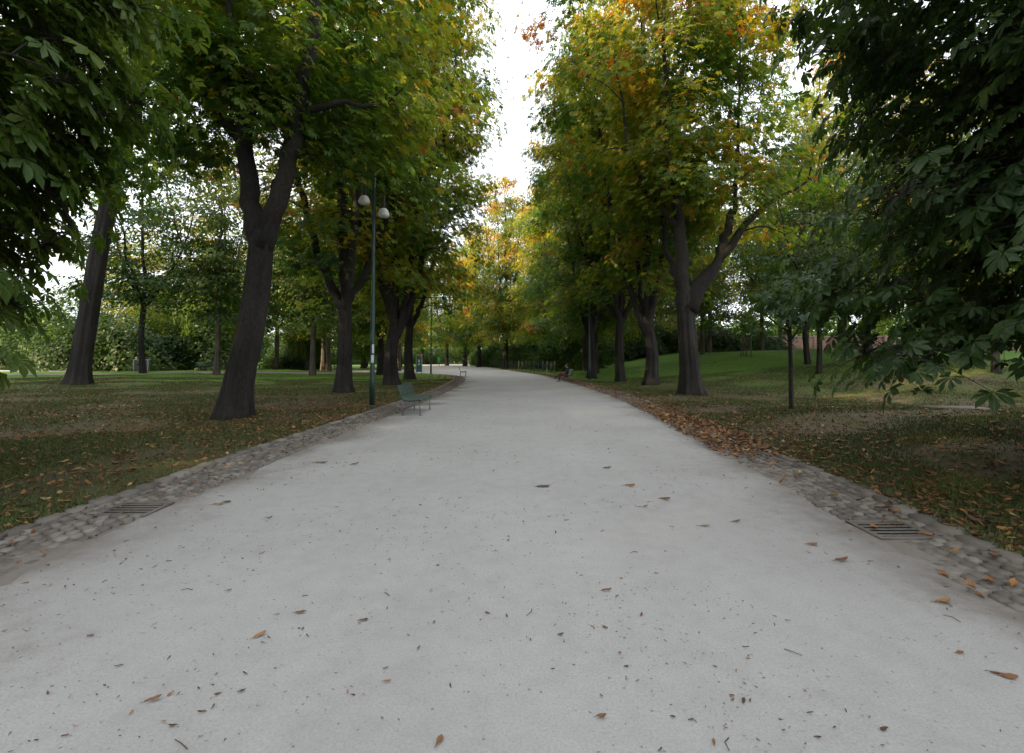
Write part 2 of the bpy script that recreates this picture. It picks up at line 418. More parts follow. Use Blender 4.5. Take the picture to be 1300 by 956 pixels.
for C,sgn,side in ((LKs,1,'left'),(RKs,-1,'right')):
    a=Acc()
    for ymax0,ymax1,st in ((-9,60 if side=='left' else 75,.30),):
        x,y,an=along(C,sgn,st,0,ymax1)
        an=an; n=len(x)
        stones(a,x,y,np.full(n,.028),an+rs.normal(0,.02,n),np.full(n,st*.95),np.full(n,.19)+rs.normal(0,.012,n),np.full(n,.15),.028+rs.normal(0,.004,n),rs)
    o=a.build('kerb_left' if side=='left' else 'kerb_right',M['cobble'],smooth=False); tag(o,kind='structure')
    a=Acc()
    for col in range(7):
        off=.16+col*.103
        x,y,an=along(C,sgn,.118,off+0.0,46 if side=='left' else 60)
        n=len(x); k=rs.random(n)
        x=x+rs.normal(0,.012,n); y=y+rs.normal(0,.012,n)+(.06 if col%2 else 0)
        nz=noise(np.stack([x,y,0*x],-1),1.3)
        sink=.009*nz+.010-.020*smooth(.6,1.1,off)-(.014 if side=='right' else 0)*smooth(.3,.7,off)
        keep=(sink>-.030+.012*rs.normal(0,1,n)*(off>.7))&(k>.02+.5*smooth(.85,1.1,off))
        # leave room for the drain gratings
        gy_,gxc = (5.15,-3.98) if side=='left' else (4.55,3.52)
        keep&=~((np.abs(y-gy_)<.24)&(np.abs(x-gxc)<.28))
        m_=keep; n=m_.sum()
        stones(a,x[m_],y[m_],sink[m_]+.004,an[m_]+rs.normal(0,.12,n),.102*rs.uniform(.78,1.04,n),.090*rs.uniform(.8,1.04,n),np.full(n,.08),.012+rs.uniform(0,.010,n),rs)
    o=a.build('cobbles',M['cobble'],smooth=False); tag(o,('grey brown cobbles of the gutter along the left lawn' if side=='left' else 'bluish grey cobbles half sunk in sand along the right lawn'),'cobbles',kind='stuff')
# brown dirt washed into the gutters (a thin sheet just above the sand)
def strip(name, C, sgn, o0, o1, ymax, z, mt):
    a=Acc(); cols=[]
    for f in np.linspace(0,1,6):
        x,y,an=along(C,sgn,.25,o0+(o1-o0)*f,ymax); dd_=f*(.10*noise(np.stack([x,y,0*x],-1),1.1,2)+.07*noise(np.stack([x,y,0*x],-1),4,3)); x=x+np.sin(an)*dd_*sgn; y=y-np.cos(an)*dd_*sgn; cols.append(np.column_stack([x,y,np.full(len(x),z if f<.9 else .0012)]))
    k=len(cols[0]); ii=(np.arange(5)[:,None]*k+np.arange(k-1)[None,:]).reshape(-1)
    q=np.stack([ii,ii+k,ii+k+1,ii+1],-1)
    if sgn<0: pass
    else: q=q
    a.add(np.concatenate(cols),q if sgn<0 else q[:,::-1],qa=np.repeat(np.array([.05,.1,.2,.6,.98]),k-1))
    o=a.build(name,mt); tag(o,kind='structure'); return o
m,nt,b=mat('gutter_silt')
co=coords(nt); n1=tex(nt,'Noise',3.5,co,Detail=8.0,Roughness=.7); n2=tex(nt,'Noise',60,co,Detail=3.0)
r_=ramp(nt,math_(nt,'ADD',math_(nt,'MULTIPLY',n1.outputs['Fac'],.7),math_(nt,'MULTIPLY',n2.outputs['Fac'],.3)),[(.38,(.075,.055,.042)),(.52,(.13,.105,.085)),(.68,(.27,.24,.215))])
at=nt.nodes.new('ShaderNodeAttribute'); at.attribute_name='tint'
f_=math_(nt,'ADD',at.outputs['Fac'],math_(nt,'MULTIPLY',math_(nt,'SUBTRACT',n1.outputs['Fac'],.5),1.6),True)
L(nt,mixc(nt,f_,r_.outputs[0],(.20,.172,.148)),b.inputs['Base Color']); b.inputs['Roughness'].default_value=.95; bump(nt,n2.outputs['Fac'],.4,.01,b)
M['silt']=m
strip('gutter',LKs,1,.0,.74,46,.004,m); strip('gutter',RKs,-1,.0,.72,60,.004,m)

# drain gratings
iron=simple('cast_iron',(.16,.14,.12),.7,.2,scale=40,bmp=.2)
for (x,y,rz,lab) in ((-3.98,5.15,.02,'iron drain grating with wide bars set in the left cobbled gutter'),(3.52,4.55,.0,'iron drain grating with leaves on it in the right cobbled gutter')):
    e=empty('drain_grating',(x,y,0),rz); tag(e,lab,'drain',group='drain gratings in the gutters')
    a=Acc()
    for sx in (-.25,.25): box(a,(sx,0,.012),(.035,.46,.022),bev=.004)
    for sy in (-.215,.215): box(a,(0,sy,.012),(.464,.034,.022),bev=.004)
    a.build('frame',iron,e,smooth=False)
    for k in range(5):
        a=Acc(); box(a,(0,-.156+k*.078,.0135),(.462,.028,.012),bev=.003); a.build('bar',iron,e,smooth=False)
    a=Acc(); box(a,(0,0,.006),(.46,.39,.002)); a.build('pit_shade',simple('drain_pit_shade',(.004,.004,.004),1.0),e,smooth=False)  # flat black plate paints the shade of a hollow under the bars

# ---------------------------------------------------------------- leaves
def leaf_template(nl=6, near=False):
    """palmate chestnut leaf of unit leaflet length lying in XY, drooping outwards"""
    V=[];F=[];UV=[]
    for i in range(nl):
        an=(i-(nl-1)/2)*(R(236)/(nl-1)) if nl>1 else 0
        ln=1.0-.34*abs(i-(nl-1)/2)/((nl-1)/2 if nl>1 else 1)
        c,s=math.cos(an),math.sin(an)
        def P(t,w,dz=0): return (c*t*ln-s*w*ln, s*t*ln+c*w*ln, -.30*(t*ln)**2+dz)
        k=len(V)
        if near:
            V+=[P(.03,0),P(.38,-.115,.03),P(.38,0,-.015),P(.38,.115,.03),P(.72,-.195,.025),P(.72,0,-.02),P(.72,.195,.025),P(1,0)]
            F+=[(k,k+1,k+2),(k,k+2,k+3),(k+1,k+4,k+5),(k+1,k+5,k+2),(k+2,k+5,k+6),(k+2,k+6,k+3),(k+4,k+7,k+5),(k+5,k+7,k+6)]
            uv={0:(.5,.03),1:(.1,.38),2:(.5,.38),3:(.9,.38),4:(0,.72),5:(.5,.72),6:(1,.72),7:(.5,1)}
            for t in F[-8:]: UV.append([uv[j-k] for j in t])
        else:
            V+=[P(.03,0),P(.64,-.23,.03),P(1,0),P(.64,.23,.03)]
            F+=[(k,k+1,k+2,k+3)]
    return np.array(V),np.array(F),(np.array(UV) if near else None)
def simple_leaf(w=.3):
    return np.array([(0,0,0),(.5,-w,.05),(1,0,-.1),(.5,w,.05)]),np.array([(0,1,2,3)]),None

def frames(n, nrm, rg, head=None):
    nrm=nrm/np.linalg.norm(nrm,axis=1,keepdims=True)
    h=rg.normal(size=(n,3)) if head is None else head+rg.normal(0,.45,(n,3))
    h=h-nrm*np.sum(h*nrm,1,keepdims=True); h/=np.linalg.norm(h,axis=1,keepdims=True)+1e-9
    return np.stack([h,np.cross(nrm,h),nrm],1)        # rows are local axes
def put_leaves(acc, pos, nrm, size, tint, tmpl, rg, head=None):
    V,F,UV=tmpl; n=len(pos)
    Rm=frames(n,nrm,rg,head)
    W=np.einsum('vk,nkj->nvj',V,Rm)*size[:,None,None]+pos[:,None,:]
    if len(V)>4: W+=rg.normal(0,.028,W.shape)*size[:,None,None]
    f=(F[None]+np.arange(n)[:,None,None]*len(V)).reshape(-1,F.shape[1])
    nf=len(F); tt=np.repeat(tint,nf)
    if F.shape[1]==4: acc.add(W.reshape(-1,3),f,qa=tt)
    else: acc.add(W.reshape(-1,3),None,f,ta=tt,tuv=np.tile(UV.reshape(-1,2),(n,1)))

T_MID=leaf_template(6); T_FAR=leaf_template(3); T_NEAR=leaf_template(7,True); T_ONE=simple_leaf()

def trunk_tube(acc, P, rad, flare=.5, lobes=6, sides=44, seed=0):
    rg=np.random.default_rng(seed); ph=rg.uniform(0,6.28,4)
    P=np.asarray(P,float); z=P[:,2]-P[0,2]
    def mod(i,th):
        f=flare*math.exp(-max(z[i],0)/.55)
        rid=.07*np.sin(lobes*th+ph[0]+.35*z[i])+.045*np.sin((lobes+5)*th+ph[1]-.5*z[i])+.04*np.sin(3*th+ph[2]+z[i]*.8)+.02*np.sin((lobes+9)*th+ph[3]+1.3*z[i])
        return 1+f*(.65+.9*np.maximum(0,np.sin(lobes*th+ph[0]))**2)+rid
    tube(acc,P,rad,sides,True,mod)

def grow(ta,C,nodes,nr,rg,k=1.0):
    """join every leaf cluster to the nearest wood grown so far, inner clusters first, so that branches fork"""
    n0=len(nodes); NB=np.zeros((n0+len(C)*6,3)); RB=np.zeros(len(NB)); NB[:n0]=nodes; RB[:n0]=nr; m=n0
    dmin=np.array([np.min(np.linalg.norm(nodes-c,axis=1)) for c in C])
    for ci in np.argsort(dmin):
        c=C[ci]; v=NB[:m]-c
        d=np.sqrt((v*v).sum(1))+np.maximum(0,v[:,2])*1.2+(RB[:m]<.012)*.5
        j=int(np.argmin(d)); p=NB[j]; dd=np.linalg.norm(c-p)
        if dd<.2: continue
        mid=(p+c)/2+np.array([0,0,.10*dd])+rg.normal(0,.06*dd,3)
        q=max(4,min(6,int(dd/.5)+3)); S=spline([p,mid,c],q); rb=min(RB[j]*.72,(.014+.016*dd)*k)
        rd=rb*(1-np.linspace(0,1,q)*.55)
        tube(ta,S,rd,5,cap=False)
        NB[m:m+q-1]=S[1:]; RB[m:m+q-1]=rd[1:]; m+=q-1

WIDE=lambda t: (.66+.34*smooth(.05,.62,t))*np.maximum(0,1-np.maximum(t,0)**5)**.5

def make_tree_meshes(seed, H=22, zb=3.8, Rc=5.6, r0=.45, zf=4.2, trunk=None, limbs=None, nlimb=4, nclus=380, lpc=46, size=.21,
                     tmpl=None, squash=.5, cr=.75, tint=.25, tvar=.12, top=.35, shell=.42, leafmat='leaf', barkmat='bark', prof=None,
                     lean=(0,0), extra=None, upn=.9, twigs=0, side=None, flare=.45, arch=3.0, gap=.85, hug=.4, open_side=None):
    rg=np.random.default_rng(seed); tmpl=tmpl or T_MID
    ta=Acc(); nodes=[]; nr=[]
    # trunk
    if trunk is None:
        trunk=[(0,0,-.15),(rg.normal(0,.08)+lean[0]*.3,rg.normal(0,.08)+lean[1]*.3,zf*.5),(lean[0],lean[1],zf)]
    nT=max(8,int(trunk[-1][2]/.28)) if flare>.2 else 10
    TP=spline(trunk,nT); rt=r0*(1-.18*np.linspace(0,1,nT))
    trunk_tube(ta,TP,rt,flare=flare,seed=seed)
    nodes+=list(TP[nT*2//3:]); nr+=list(rt[nT*2//3:])
    # limbs
    if limbs is None:
        limbs=[]
        a0=rg.uniform(0,6.28)
        for k in range(nlimb):
            an=a0+k*2*math.pi/nlimb+rg.normal(0,.25); rr=Rc*rg.uniform(.40,.78); hh=H*rg.uniform(.78,.93)
            b0=TP[-1]+np.array([0,0,-rg.uniform(0,.8)])
            d=np.array([math.cos(an),math.sin(an),0])
            limbs.append(([b0-np.array([0,0,.25]),b0+d*rr*.35+np.array([0,0,(hh-zf)*.16]),b0+d*rr*.75+np.array([0,0,(hh-zf)*.5]),b0+d*rr+np.array([rg.normal(0,.4),rg.normal(0,.4),hh-zf])],r0*rg.uniform(.5,.68)))
        limbs.append(([TP[-1]-np.array([0,0,.2]),TP[-1]+np.array([rg.normal(0,.3),rg.normal(0,.3),(H-zf)*.5]),np.array([lean[0]*1.3,lean[1]*1.3,H*.96])],r0*.62))
    for pts,rl in limbs:
        pts=[np.asarray(p,float) for p in pts]
        ln=sum(np.linalg.norm(pts[i+1]-pts[i]) for i in range(len(pts)-1)); n=max(6,int(ln/.55))
        S=spline(pts,n); S[1:]+=rg.normal(0,.05,(n-1,3))
        rd=rl*(1-np.linspace(0,1,n)**1.35*.86)
        tube(ta,S,rd,10); nodes+=list(S[1:]); nr+=list(rd[1:])
    nodes=np.array(nodes); nr=np.array(nr)
    # clusters of leaves
    C=[]; 
    if prof is None: prof=lambda t: np.minimum(1,(np.maximum(t,0)/.12)**.5*.55+.45)*np.maximum(0,1-t**3.2)**.5
    tries=0
    z=zb+(H-zb)*rg.random(nclus*3)**1.0; t=(z-zb)/(H-zb)
    an=rg.uniform(0,6.283,len(z)); pr=prof(t)
    keep=rg.random(len(z))<pr**1.2+.05
    z,t,an,pr=z[keep][:nclus],t[keep][:nclus],an[keep][:nclus],pr[keep][:nclus]
    dirs=np.stack([np.cos(an),np.sin(an),0*an],-1)
    lump=1+.16*noise(dirs*1.6+np.stack([0*z,0*z,z*.22],-1),1.0,seed*.13)
    rr=Rc*pr*lump*rg.random(len(z))**shell
    if side is not None: rr=rr*side(an,z)
    cx=TP[-1][0]*np.clip(t*1.5,0,1); cy=TP[-1][1]*np.clip(t*1.5,0,1)
    C=np.stack([np.cos(an)*rr+cx,np.sin(an)*rr+cy,z-.35*(rr/Rc)**2],-1)
    ca=Acc()
    out=np.stack([np.cos(an),np.sin(an),0*an],-1)
    # part of the foliage hugs the upright limbs, which gives the crown its columns
    if hug>0:
        ln_=nodes[(nodes[:,2]>zb+.8)]
        if len(ln_):
            pk=rg.random(len(C))<hug; q=ln_[rg.integers(0,len(ln_),pk.sum())]+rg.normal(0,1,(pk.sum(),3))*[1.15,1.15,.8]
            C[pk]=q; v_=q[:,:2]/(np.linalg.norm(q[:,:2],axis=1,keepdims=True)+1e-6); out[pk,:2]=v_
            rr=np.linalg.norm(C[:,:2],axis=1)
    # underside arches up towards the trunk; a few lumps are missing so that gaps open
    ok=(C[:,2]>zb+arch*(1-rr/Rc)) & (noise(C,.55,seed*.31)>-gap)
    if open_side is not None:          # a bare side where the upright limbs show
        an_,zt_,pr_=open_side; dx,dy=math.cos(an_),math.sin(an_)
        f_=C[:,0]*dx+C[:,1]*dy; l_=-C[:,0]*dy+C[:,1]*dx
        ok&=~((f_>.5)&(np.abs(l_+.3)<3.3)&(C[:,2]<zt_)&(rg.random(len(C))<pr_))
    C,out=C[ok],out[ok]
    if extra is not None:
        C=np.vstack([C,extra]); out=np.vstack([out, extra/np.linalg.norm(extra,axis=1,keepdims=True)*[1,1,0]])
    # branches from the nearest limb node to every cluster
    grow(ta,C,nodes,nr,rg)
    n=len(C); idx=np.repeat(np.arange(n),lpc)
    off=rg.normal(0,1,(n*lpc,3))*[cr,cr,cr*squash]*.62
    off[:,2]-=.10*(off[:,0]**2+off[:,1]**2)/cr
    pos=C[idx]+off
    o2=out[idx]*.55+off*.35/cr
    nrm=np.array([0,0,upn])+o2+rg.normal(0,.33,(len(pos),3)); nrm[:,2]=np.maximum(nrm[:,2],-.1)
    head=o2+np.array([0,0,-.35])
    tz=(pos[:,2]-zb)/(H-zb)
    cl=rg.normal(0,tvar*.75,n)
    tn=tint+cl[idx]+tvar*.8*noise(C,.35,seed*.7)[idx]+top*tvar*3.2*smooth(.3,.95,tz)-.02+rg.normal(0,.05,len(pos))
    tn=np.where(rg.random(len(pos))<.10,tn+rg.uniform(.15,.5,len(pos)),tn)
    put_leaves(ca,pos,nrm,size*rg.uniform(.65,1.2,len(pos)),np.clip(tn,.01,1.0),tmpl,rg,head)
    if twigs:
        sel=rg.random(len(pos))<twigs
        for p,c in zip(pos[sel],C[idx][sel]):
            tube(ta,np.array([c,(p+c)/2+np.array([0,0,.06]),p]),[.008,.006,.004],3,cap=False)
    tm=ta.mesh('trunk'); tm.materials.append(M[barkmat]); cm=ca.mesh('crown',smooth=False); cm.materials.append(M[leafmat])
    return tm,cm

def tree(name, meshes, loc, label, rz=0.0, s=1.0, sz=None, autumn=0.0, group=None, cat='tree'):
    e=empty(name,loc,rz); e.scale=(s,s,sz or s); tag(e,label,cat,group)
    link('trunk',meshes[0],e); c=link('crown',meshes[1],e); c['autumn']=float(autumn)
    return e

def gz(x,y): return float(terrain(x,y))+.03

# --- the big forked chestnut in the left row
T1=make_tree_meshes(11,H=21,zb=4.8,Rc=6.1,r0=.335,zf=5,prof=WIDE,arch=3.2,gap=1.3,open_side=(-1.05,13,.86),
    trunk=[(0,0,-.15),(.16,.0,1.1),(.40,0,2.3),(.58,0,3.6),(.68,0,4.95)],
    limbs=[([(.62,0,4.3),(.38,0,5.65),(.18,.1,6.9),(.18,.2,8.5),(-.05,.3,9.8),(-.65,.5,11.2),(-1.2,.8,17)],.27),
           ([(.68,0,4.5),(1.0,0,5.6),(1.40,-.1,6.8),(1.62,-.2,7.9),(2.0,-.3,9.4),(2.15,-.3,11),(2.6,0,18)],.27),
           ([(.1,.1,7.2),(-1.6,1.0,9.5),(-3.0,1.6,13),(-3.2,1.5,16)],.15),
           ([(1.8,-.2,8.1),(2.8,-.2,8.35),(3.6,-.3,8.2),(4.6,-.5,8.5)],.10),
           ([(.6,.1,4.6),(.85,.5,6.2),(.95,1.2,8.5),(1.1,2.0,13),(1.2,2.4,17)],.22)],
    nclus=500,lpc=66,size=.205,tint=0.41,tvar=.15,flare=.5,cr=.85,side=lambda an,z: 1-.22*np.exp(-((an-4.9)/.8)**2)*smooth(10,6,z))
tree('chestnut_tree',T1,(-7.32,12.75,gz(-7.32,12.75)),'big chestnut with a leaning trunk forking into two limbs, nearest trunk on the left lawn',autumn=.02,group='chestnut trees lining the path')

# --- general chestnuts of the rows
CA=make_tree_meshes(21,H=26,zb=3.2,Rc=6.7,prof=WIDE,arch=4,r0=.33,zf=4.4,nlimb=4,nclus=480,lpc=60,size=.225,tint=0.41,tvar=.16,cr=.85,flare=.5)
CB=make_tree_meshes(22,H=27,zb=3.0,Rc=6.6,prof=WIDE,arch=4,r0=.38,zf=3.8,nlimb=5,nclus=480,lpc=60,size=.225,tint=0.42,tvar=.17,lean=(.25,0),cr=.85,flare=.5)
CF=make_tree_meshes(23,H=24,zb=2.4,Rc=4.9,r0=.34,zf=4.0,nlimb=4,nclus=400,lpc=44,size=.36,tmpl=T_FAR,tint=0.44,tvar=.18,cr=.9,flare=.35)
G='chestnut trees lining the path'
left_row=[(CA,-7.5,21.6,.4,.95,.0,'straight chestnut trunk just behind the near green lamp post'),
          (CB,-6.9,27.8,.2,.98,.05,'chestnut with a trunk leaning right over the near green bench'),
          (CA,-7.5,35.5,2.2,.95,.10,'chestnut on the left lawn tip beside the wooden notice board'),
          ]
for me,x,y,rz,s,au,lab in left_row:
    tree('chestnut_tree',me,(x,y,gz(x,y)),lab,rz=rz,s=s,autumn=au,group=G)

# --- forked chestnut opening the right row
R1=make_tree_meshes(31,H=24,zb=5.2,Rc=6.0,prof=WIDE,arch=4.0,open_side=(-1.93,13.5,.66),side=lambda an,z: 1-.35*np.exp(-((an-4.5)/.7)**2)*smooth(12,7,z),r0=.38,zf=4.1,
    trunk=[(0,0,-.15),(-.08,0,1.2),(-.16,0,2.4),(-.22,0,3.4),(-.2,0,4.2)],
    limbs=[([(-.22,0,3.5),(-.33,0,5.1),(-.40,0,6.8),(-.6,.1,8.8),(-.8,.2,10.2),(-1.0,.3,19)],.33),
           ([(-.1,0,3.6),(.4,0,4.6),(.9,0,5.3),(1.3,0,5.9),(1.6,0,6.3)],.40),
           ([(1.2,0,5.7),(1.6,.1,6.8),(1.9,.1,7.8),(2.1,.2,8.8),(2.4,.2,16)],.21),
           ([(1.25,0,5.8),(2.2,-.1,7.0),(2.9,-.1,7.8),(4.1,-.2,8.6),(5.4,-.3,9.4)],.18),
           ([(-.4,0,7),(-2.2,.4,10),(-3.0,.6,15)],.13),
           ([(-.3,0,4.2),(-.6,1.6,7.5),(-.6,2.2,15)],.17)],
    nclus=500,lpc=60,size=.225,tint=0.47,tvar=.18,flare=.6,cr=.85)
tree('chestnut_tree',R1,(7.6,20.5,gz(7.6,20.5)),'forked chestnut with flared roots standing nearest on the right lawn',autumn=.03,group=G)
right_row=[(CB,7.6,26.5,2.6,.95,.02,'chestnut right behind the forked one on the right lawn'),
           (CA,7.2,32,1.2,.98,.0,'slim chestnut trunk third along the right row'),
           (CB,6.2,37.5,4.0,.95,-.04,'chestnut behind the lamp post of the right verge'),
           (CF,7.2,42.5,1.0,.98,-.04,'chestnut just past the right lamp post'),
           (CF,7.6,49.5,2.0,1.0,-.02,'chestnut at the near end of the wire fence'),
           (CF,6.4,56,3.0,1.02,.03,'chestnut behind the near stretch of wire fence'),
           (CF,5.0,63,4.0,1.08,.08,'chestnut behind the middle stretch of wire fence'),
           (CF,-1.0,73,5.1,1.22,.13,'tall golden sunlit chestnut rising behind the fence at the path bend'),
           (CF,3.6,80,5.5,1.15,.02,'green chestnut to the right of the golden one'),
           (CF,-6.0,88,.7,1.1,.0,'dark chestnut to the left of the golden one'),
           (CF,-9.5,98,1.9,1.15,-.02,'chestnut behind the far stretch of fence'),
           (CF,-14.5,108,2.9,1.15,.03,'farthest chestnut behind the fence')]
for me,x,y,rz,s,au,lab in right_row:
    tree('chestnut_tree',me,(x,y,gz(x,y)),lab,rz=rz,s=s*(.88 if me is not CF else 1),sz=s,autumn=au,group=G)
# trees at the left of the bend and round the plaza
for me,x,y,rz,s,au,lab in [(CF,-12.5,46,.3,.92,.05,'yellowing chestnut by the second lamp post at the lawn tip'),
          (CF,-19,72,2.3,1.0,.04,'chestnut beyond the branch path left of the bin'),
          (CF,-19.5,84,3.3,1.05,.05,'chestnut on the far lawn behind the green bin'),
          (CF,-24,98,4.3,1.1,.0,'chestnut at the back of the far lawn'),
          (CF,-23,124,5.0,1.2,-.05,'dark chestnut closing the far end of the path'),
          (CF,-12,132,5.9,1.2,-.05,'dark chestnut closing the path end behind the black fence')]:
    tree('chestnut_tree',me,(x,y,gz(x,y)),lab,rz=rz,s=s,autumn=au,group='chestnut trees round the bend')

# --- near chestnuts whose branches hang into view from both sides
def near_tree(seed, Rlow, Rhigh, zb, nlow, lpl, tint, tilt_side, lsize=.28, rtop=4.6):
    rg=np.random.default_rng(seed)
    ta=Acc(); ca=Acc()
    TP=spline([(0,0,-.15),(.1,.05,1.5),(.0,.1,3.4)],14); trunk_tube(ta,TP,.45*(1-.15*np.linspace(0,1,14)),flare=.5,seed=seed)
    nodes=[]
    for k in range(9):
        an=k*.7+rg.normal(0,.1)+tilt_side; rr=Rhigh*rg.uniform(.6,.85); z0=rg.uniform(2.4,3.3); zt=rg.uniform(3.2,5.5)
        d=np.array([math.cos(an),math.sin(an),0])
        S=spline([np.array([0,0,z0]),d*rr*.4+np.array([0,0,z0+(zt-z0)*.8]),d*rr*.8+np.array([0,0,zt]),d*rr*1.05+np.array([0,0,zt-.9])],16)
        S[2:]+=rg.normal(0,.03,(14,3)); rd=.13*(1-np.linspace(0,1,16)*.85)
        tube(ta,S,rd,8); nodes+=list(S[3:])
    for k in range(4):
        an=k*1.57+.4; d=np.array([math.cos(an),math.sin(an),0])
        S=spline([np.array([0,0,3.1]),d*.8+np.array([0,0,6]),d*2+np.array([0,0,12])],14); tube(ta,S,.22*(1-np.linspace(0,1,14)*.8),8); nodes+=list(S[3:])
    nodes=np.array(nodes)
    # low skirt in full leaf detail
    z=zb+(6.6-zb)*rg.random(nlow)**.85; an=rg.uniform(0,6.283,nlow)
    f=smooth(zb,4.4,z); rz_=Rlow+(Rhigh-Rlow)*f
    dirs=np.stack([np.cos(an),np.sin(an),0*an],-1)
    rr=rz_*(1+.09*noise(dirs*1.5+np.stack([0*z,0*z,z*.6],-1),1,seed))*rg.random(nlow)**.33
    C=np.stack([np.cos(an)*rr,np.sin(an)*rr,z+.3*noise(dirs*2,1,seed+3)*(1-f)],-1)
    grow(ta,C,nodes,np.full(len(nodes),.05),rg,.6)
    idx=np.repeat(np.arange(nlow),lpl); off=rg.normal(0,1,(len(idx),3))*[.30,.30,.17]
    pos=C[idx]+off
    for p,c in zip(pos,C[idx]): tube(ta,np.array([c,(p+c)/2+np.array([0,0,.05]),p]),[.007,.004,.003],3,cap=False)
    o2=dirs[idx]*.75+off*.7
    nrm=np.array([0,0,.80])+o2+rg.normal(0,.18,(len(pos),3))
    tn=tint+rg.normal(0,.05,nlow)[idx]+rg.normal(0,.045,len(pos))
    put_leaves(ca,pos,nrm,lsize*rg.uniform(.5,1.15,len(pos)),np.clip(tn,.01,1),T_NEAR,rg,o2+np.array([0,0,-.4]))
    # the crown above, beyond the frame
    n=260; z=6+11*rg.random(n); an=rg.uniform(0,6.283,n); rr=rtop*np.sqrt(np.clip(1-((z-6)/11.5)**3,0,1))*rg.random(n)**.4
    C2=np.stack([np.cos(an)*rr,np.sin(an)*rr,z],-1); idx=np.repeat(np.arange(n),34); off=rg.normal(0,1,(len(idx),3))*[.55,.55,.3]
    pos=C2[idx]+off; nrm=np.array([0,0,.9])+off*.4+rg.normal(0,.3,(len(pos),3))
    V,F,UV=T_NEAR
    acc2=Acc(); put_leaves(acc2,pos,nrm,.26*rg.uniform(.7,1.2,len(pos)),np.clip(tint+.08+rg.normal(0,.07,len(pos)),.01,1),T_MID,rg)
    q=acc2.q[0]; tri=np.concatenate([q[:,[0,1,2]],q[:,[0,2,3]]]); ta2=np.concatenate([acc2.qa[0]]*2)
    ca.add(acc2.v[0],None,tri,ta=ta2,tuv=np.tile(np.array([[.5,.1],[.3,.6],[.5,.9]]),(len(tri),1)))
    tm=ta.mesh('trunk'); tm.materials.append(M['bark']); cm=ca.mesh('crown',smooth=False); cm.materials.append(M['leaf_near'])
    return tm,cm
NL=near_tree(41,2.2,3.0,1.7,290,22,.36,.1,.26,3.1)
tree('chestnut_tree',NL,(-7.4,4.3,.03),'chestnut whose big green leaves hang into view at the upper left',group='chestnuts with leaves hanging close by')
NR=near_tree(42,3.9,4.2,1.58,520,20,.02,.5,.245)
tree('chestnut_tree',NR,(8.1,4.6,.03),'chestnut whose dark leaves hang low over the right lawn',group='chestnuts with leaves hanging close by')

# --- old leaning tree far left
T0=make_tree_meshes(51,H=27,zb=13.5,Rc=6.5,r0=.44,barkmat='bark_dark',zf=13,
    trunk=[(0,0,-.2),(.35,0,3),(.85,0,6.5),(1.6,0,11),(2.3,0,14)],
    nlimb=4,nclus=300,lpc=30,size=.30,tmpl=T_FAR,tint=.30,tvar=.1,flare=.55)
tree('old_tree',T0,(-23.3,26,gz(-23.3,26)),'massive dark trunk leaning right behind the upper left leaves')

# --- other broadleaf trees: fine foliage, airy
FA=make_tree_meshes(61,H=18,zb=3.2,Rc=4.8,r0=.20,zf=6,nlimb=3,arch=1.5,nclus=260,lpc=75,size=.29,tmpl=T_ONE,cr=.9,squash=.35,tint=.35,tvar=.14,leafmat='leaf_fine',barkmat='bark_pale',shell=.6,flare=.35)
FB=make_tree_meshes(62,H=17,zb=3.6,Rc=5.6,r0=.17,zf=5,nlimb=3,arch=1.2,nclus=210,lpc=75,size=.26,tmpl=T_ONE,cr=1.1,squash=.22,tint=.22,tvar=.1,leafmat='leaf_fine',shell=.6,flare=.35)
# willow: hanging strands
def willow(seed):
    rg=np.random.default_rng(seed); ta=Acc(); ca=Acc()
    TP=spline([(0,0,-.2),(.1,0,3),(-.2,.1,6)],14); trunk_tube(ta,TP,.34*(1-.3*np.linspace(0,1,14)),flare=.4,seed=seed)
    tube(ta,spline([(.05,0,3),(-.9,.2,5.5),(-1.5,.2,9)],10),np.linspace(.2,.07,10),8)
    tips=[]
    for k in range(60):
        an=rg.uniform(0,6.28); rr=rg.uniform(1.5,4.8); z0=rg.uniform(5,9.5); zt=z0+rg.uniform(1,3.4)
        p=TP[-1]*.8+np.array([0,0,rg.uniform(-1,.5)])
        e=np.array([math.cos(an)*rr,math.sin(an)*rr,zt-.16*rr*rr/2])
        S=spline([p,(p+e)/2+np.array([0,0,1.2]),e],8); tube(ta,S,np.linspace(.07,.015,8),5,cap=False); tips+=list(S[3:])
    tips=np.array(tips)
    P=[];Hd=[]
    for k in range(1000):
        t=tips[rg.integers(len(tips))]+rg.normal(0,.35,3); ln=rg.uniform(2.0,max(2.2,t[2]-1.0)); n=int(ln/.085)
        s=np.linspace(0,1,n)[:,None]; sw=rg.normal(0,.25,2)
        q=t+np.hstack([s*sw[0],s*sw[1],-s*ln])+rg.normal(0,.035,(n,3)); P.append(q)
    P=np.concatenate(P); P=P[P[:,2]>.9]; n=len(P)
    nrm=rg.normal(0,1,(n,3)); nrm[:,2]*=.4
    put_leaves(ca,P,nrm,.27*rg.uniform(.7,1.2,n),np.clip(.35+.15*noise(P,.6)+rg.normal(0,.1,n),.01,1),simple_leaf(.19),rg,np.tile([0,0,-1.4],(n,1)))
    tm=ta.mesh('trunk'); tm.materials.append(M['bark_pale']); cm=ca.mesh('crown',smooth=False); cm.materials.append(M['leaf_willow'])
    return tm,cm
WI=willow(71)
for x,y,rz,s,lab in [(-35.5,57.5,0,1.0,'weeping tree with two pale stems behind the teal bench'),(-27,64,2.0,.95,'weeping tree with hanging green strands beyond the left lawn'),(-23,75,4.0,1.1,'weeping tree farthest back over the bright green lawn')]:
    tree('weeping_tree',WI,(x,y,gz(x,y)),lab,rz=rz,s=s,group='weeping trees beyond the left lawn')
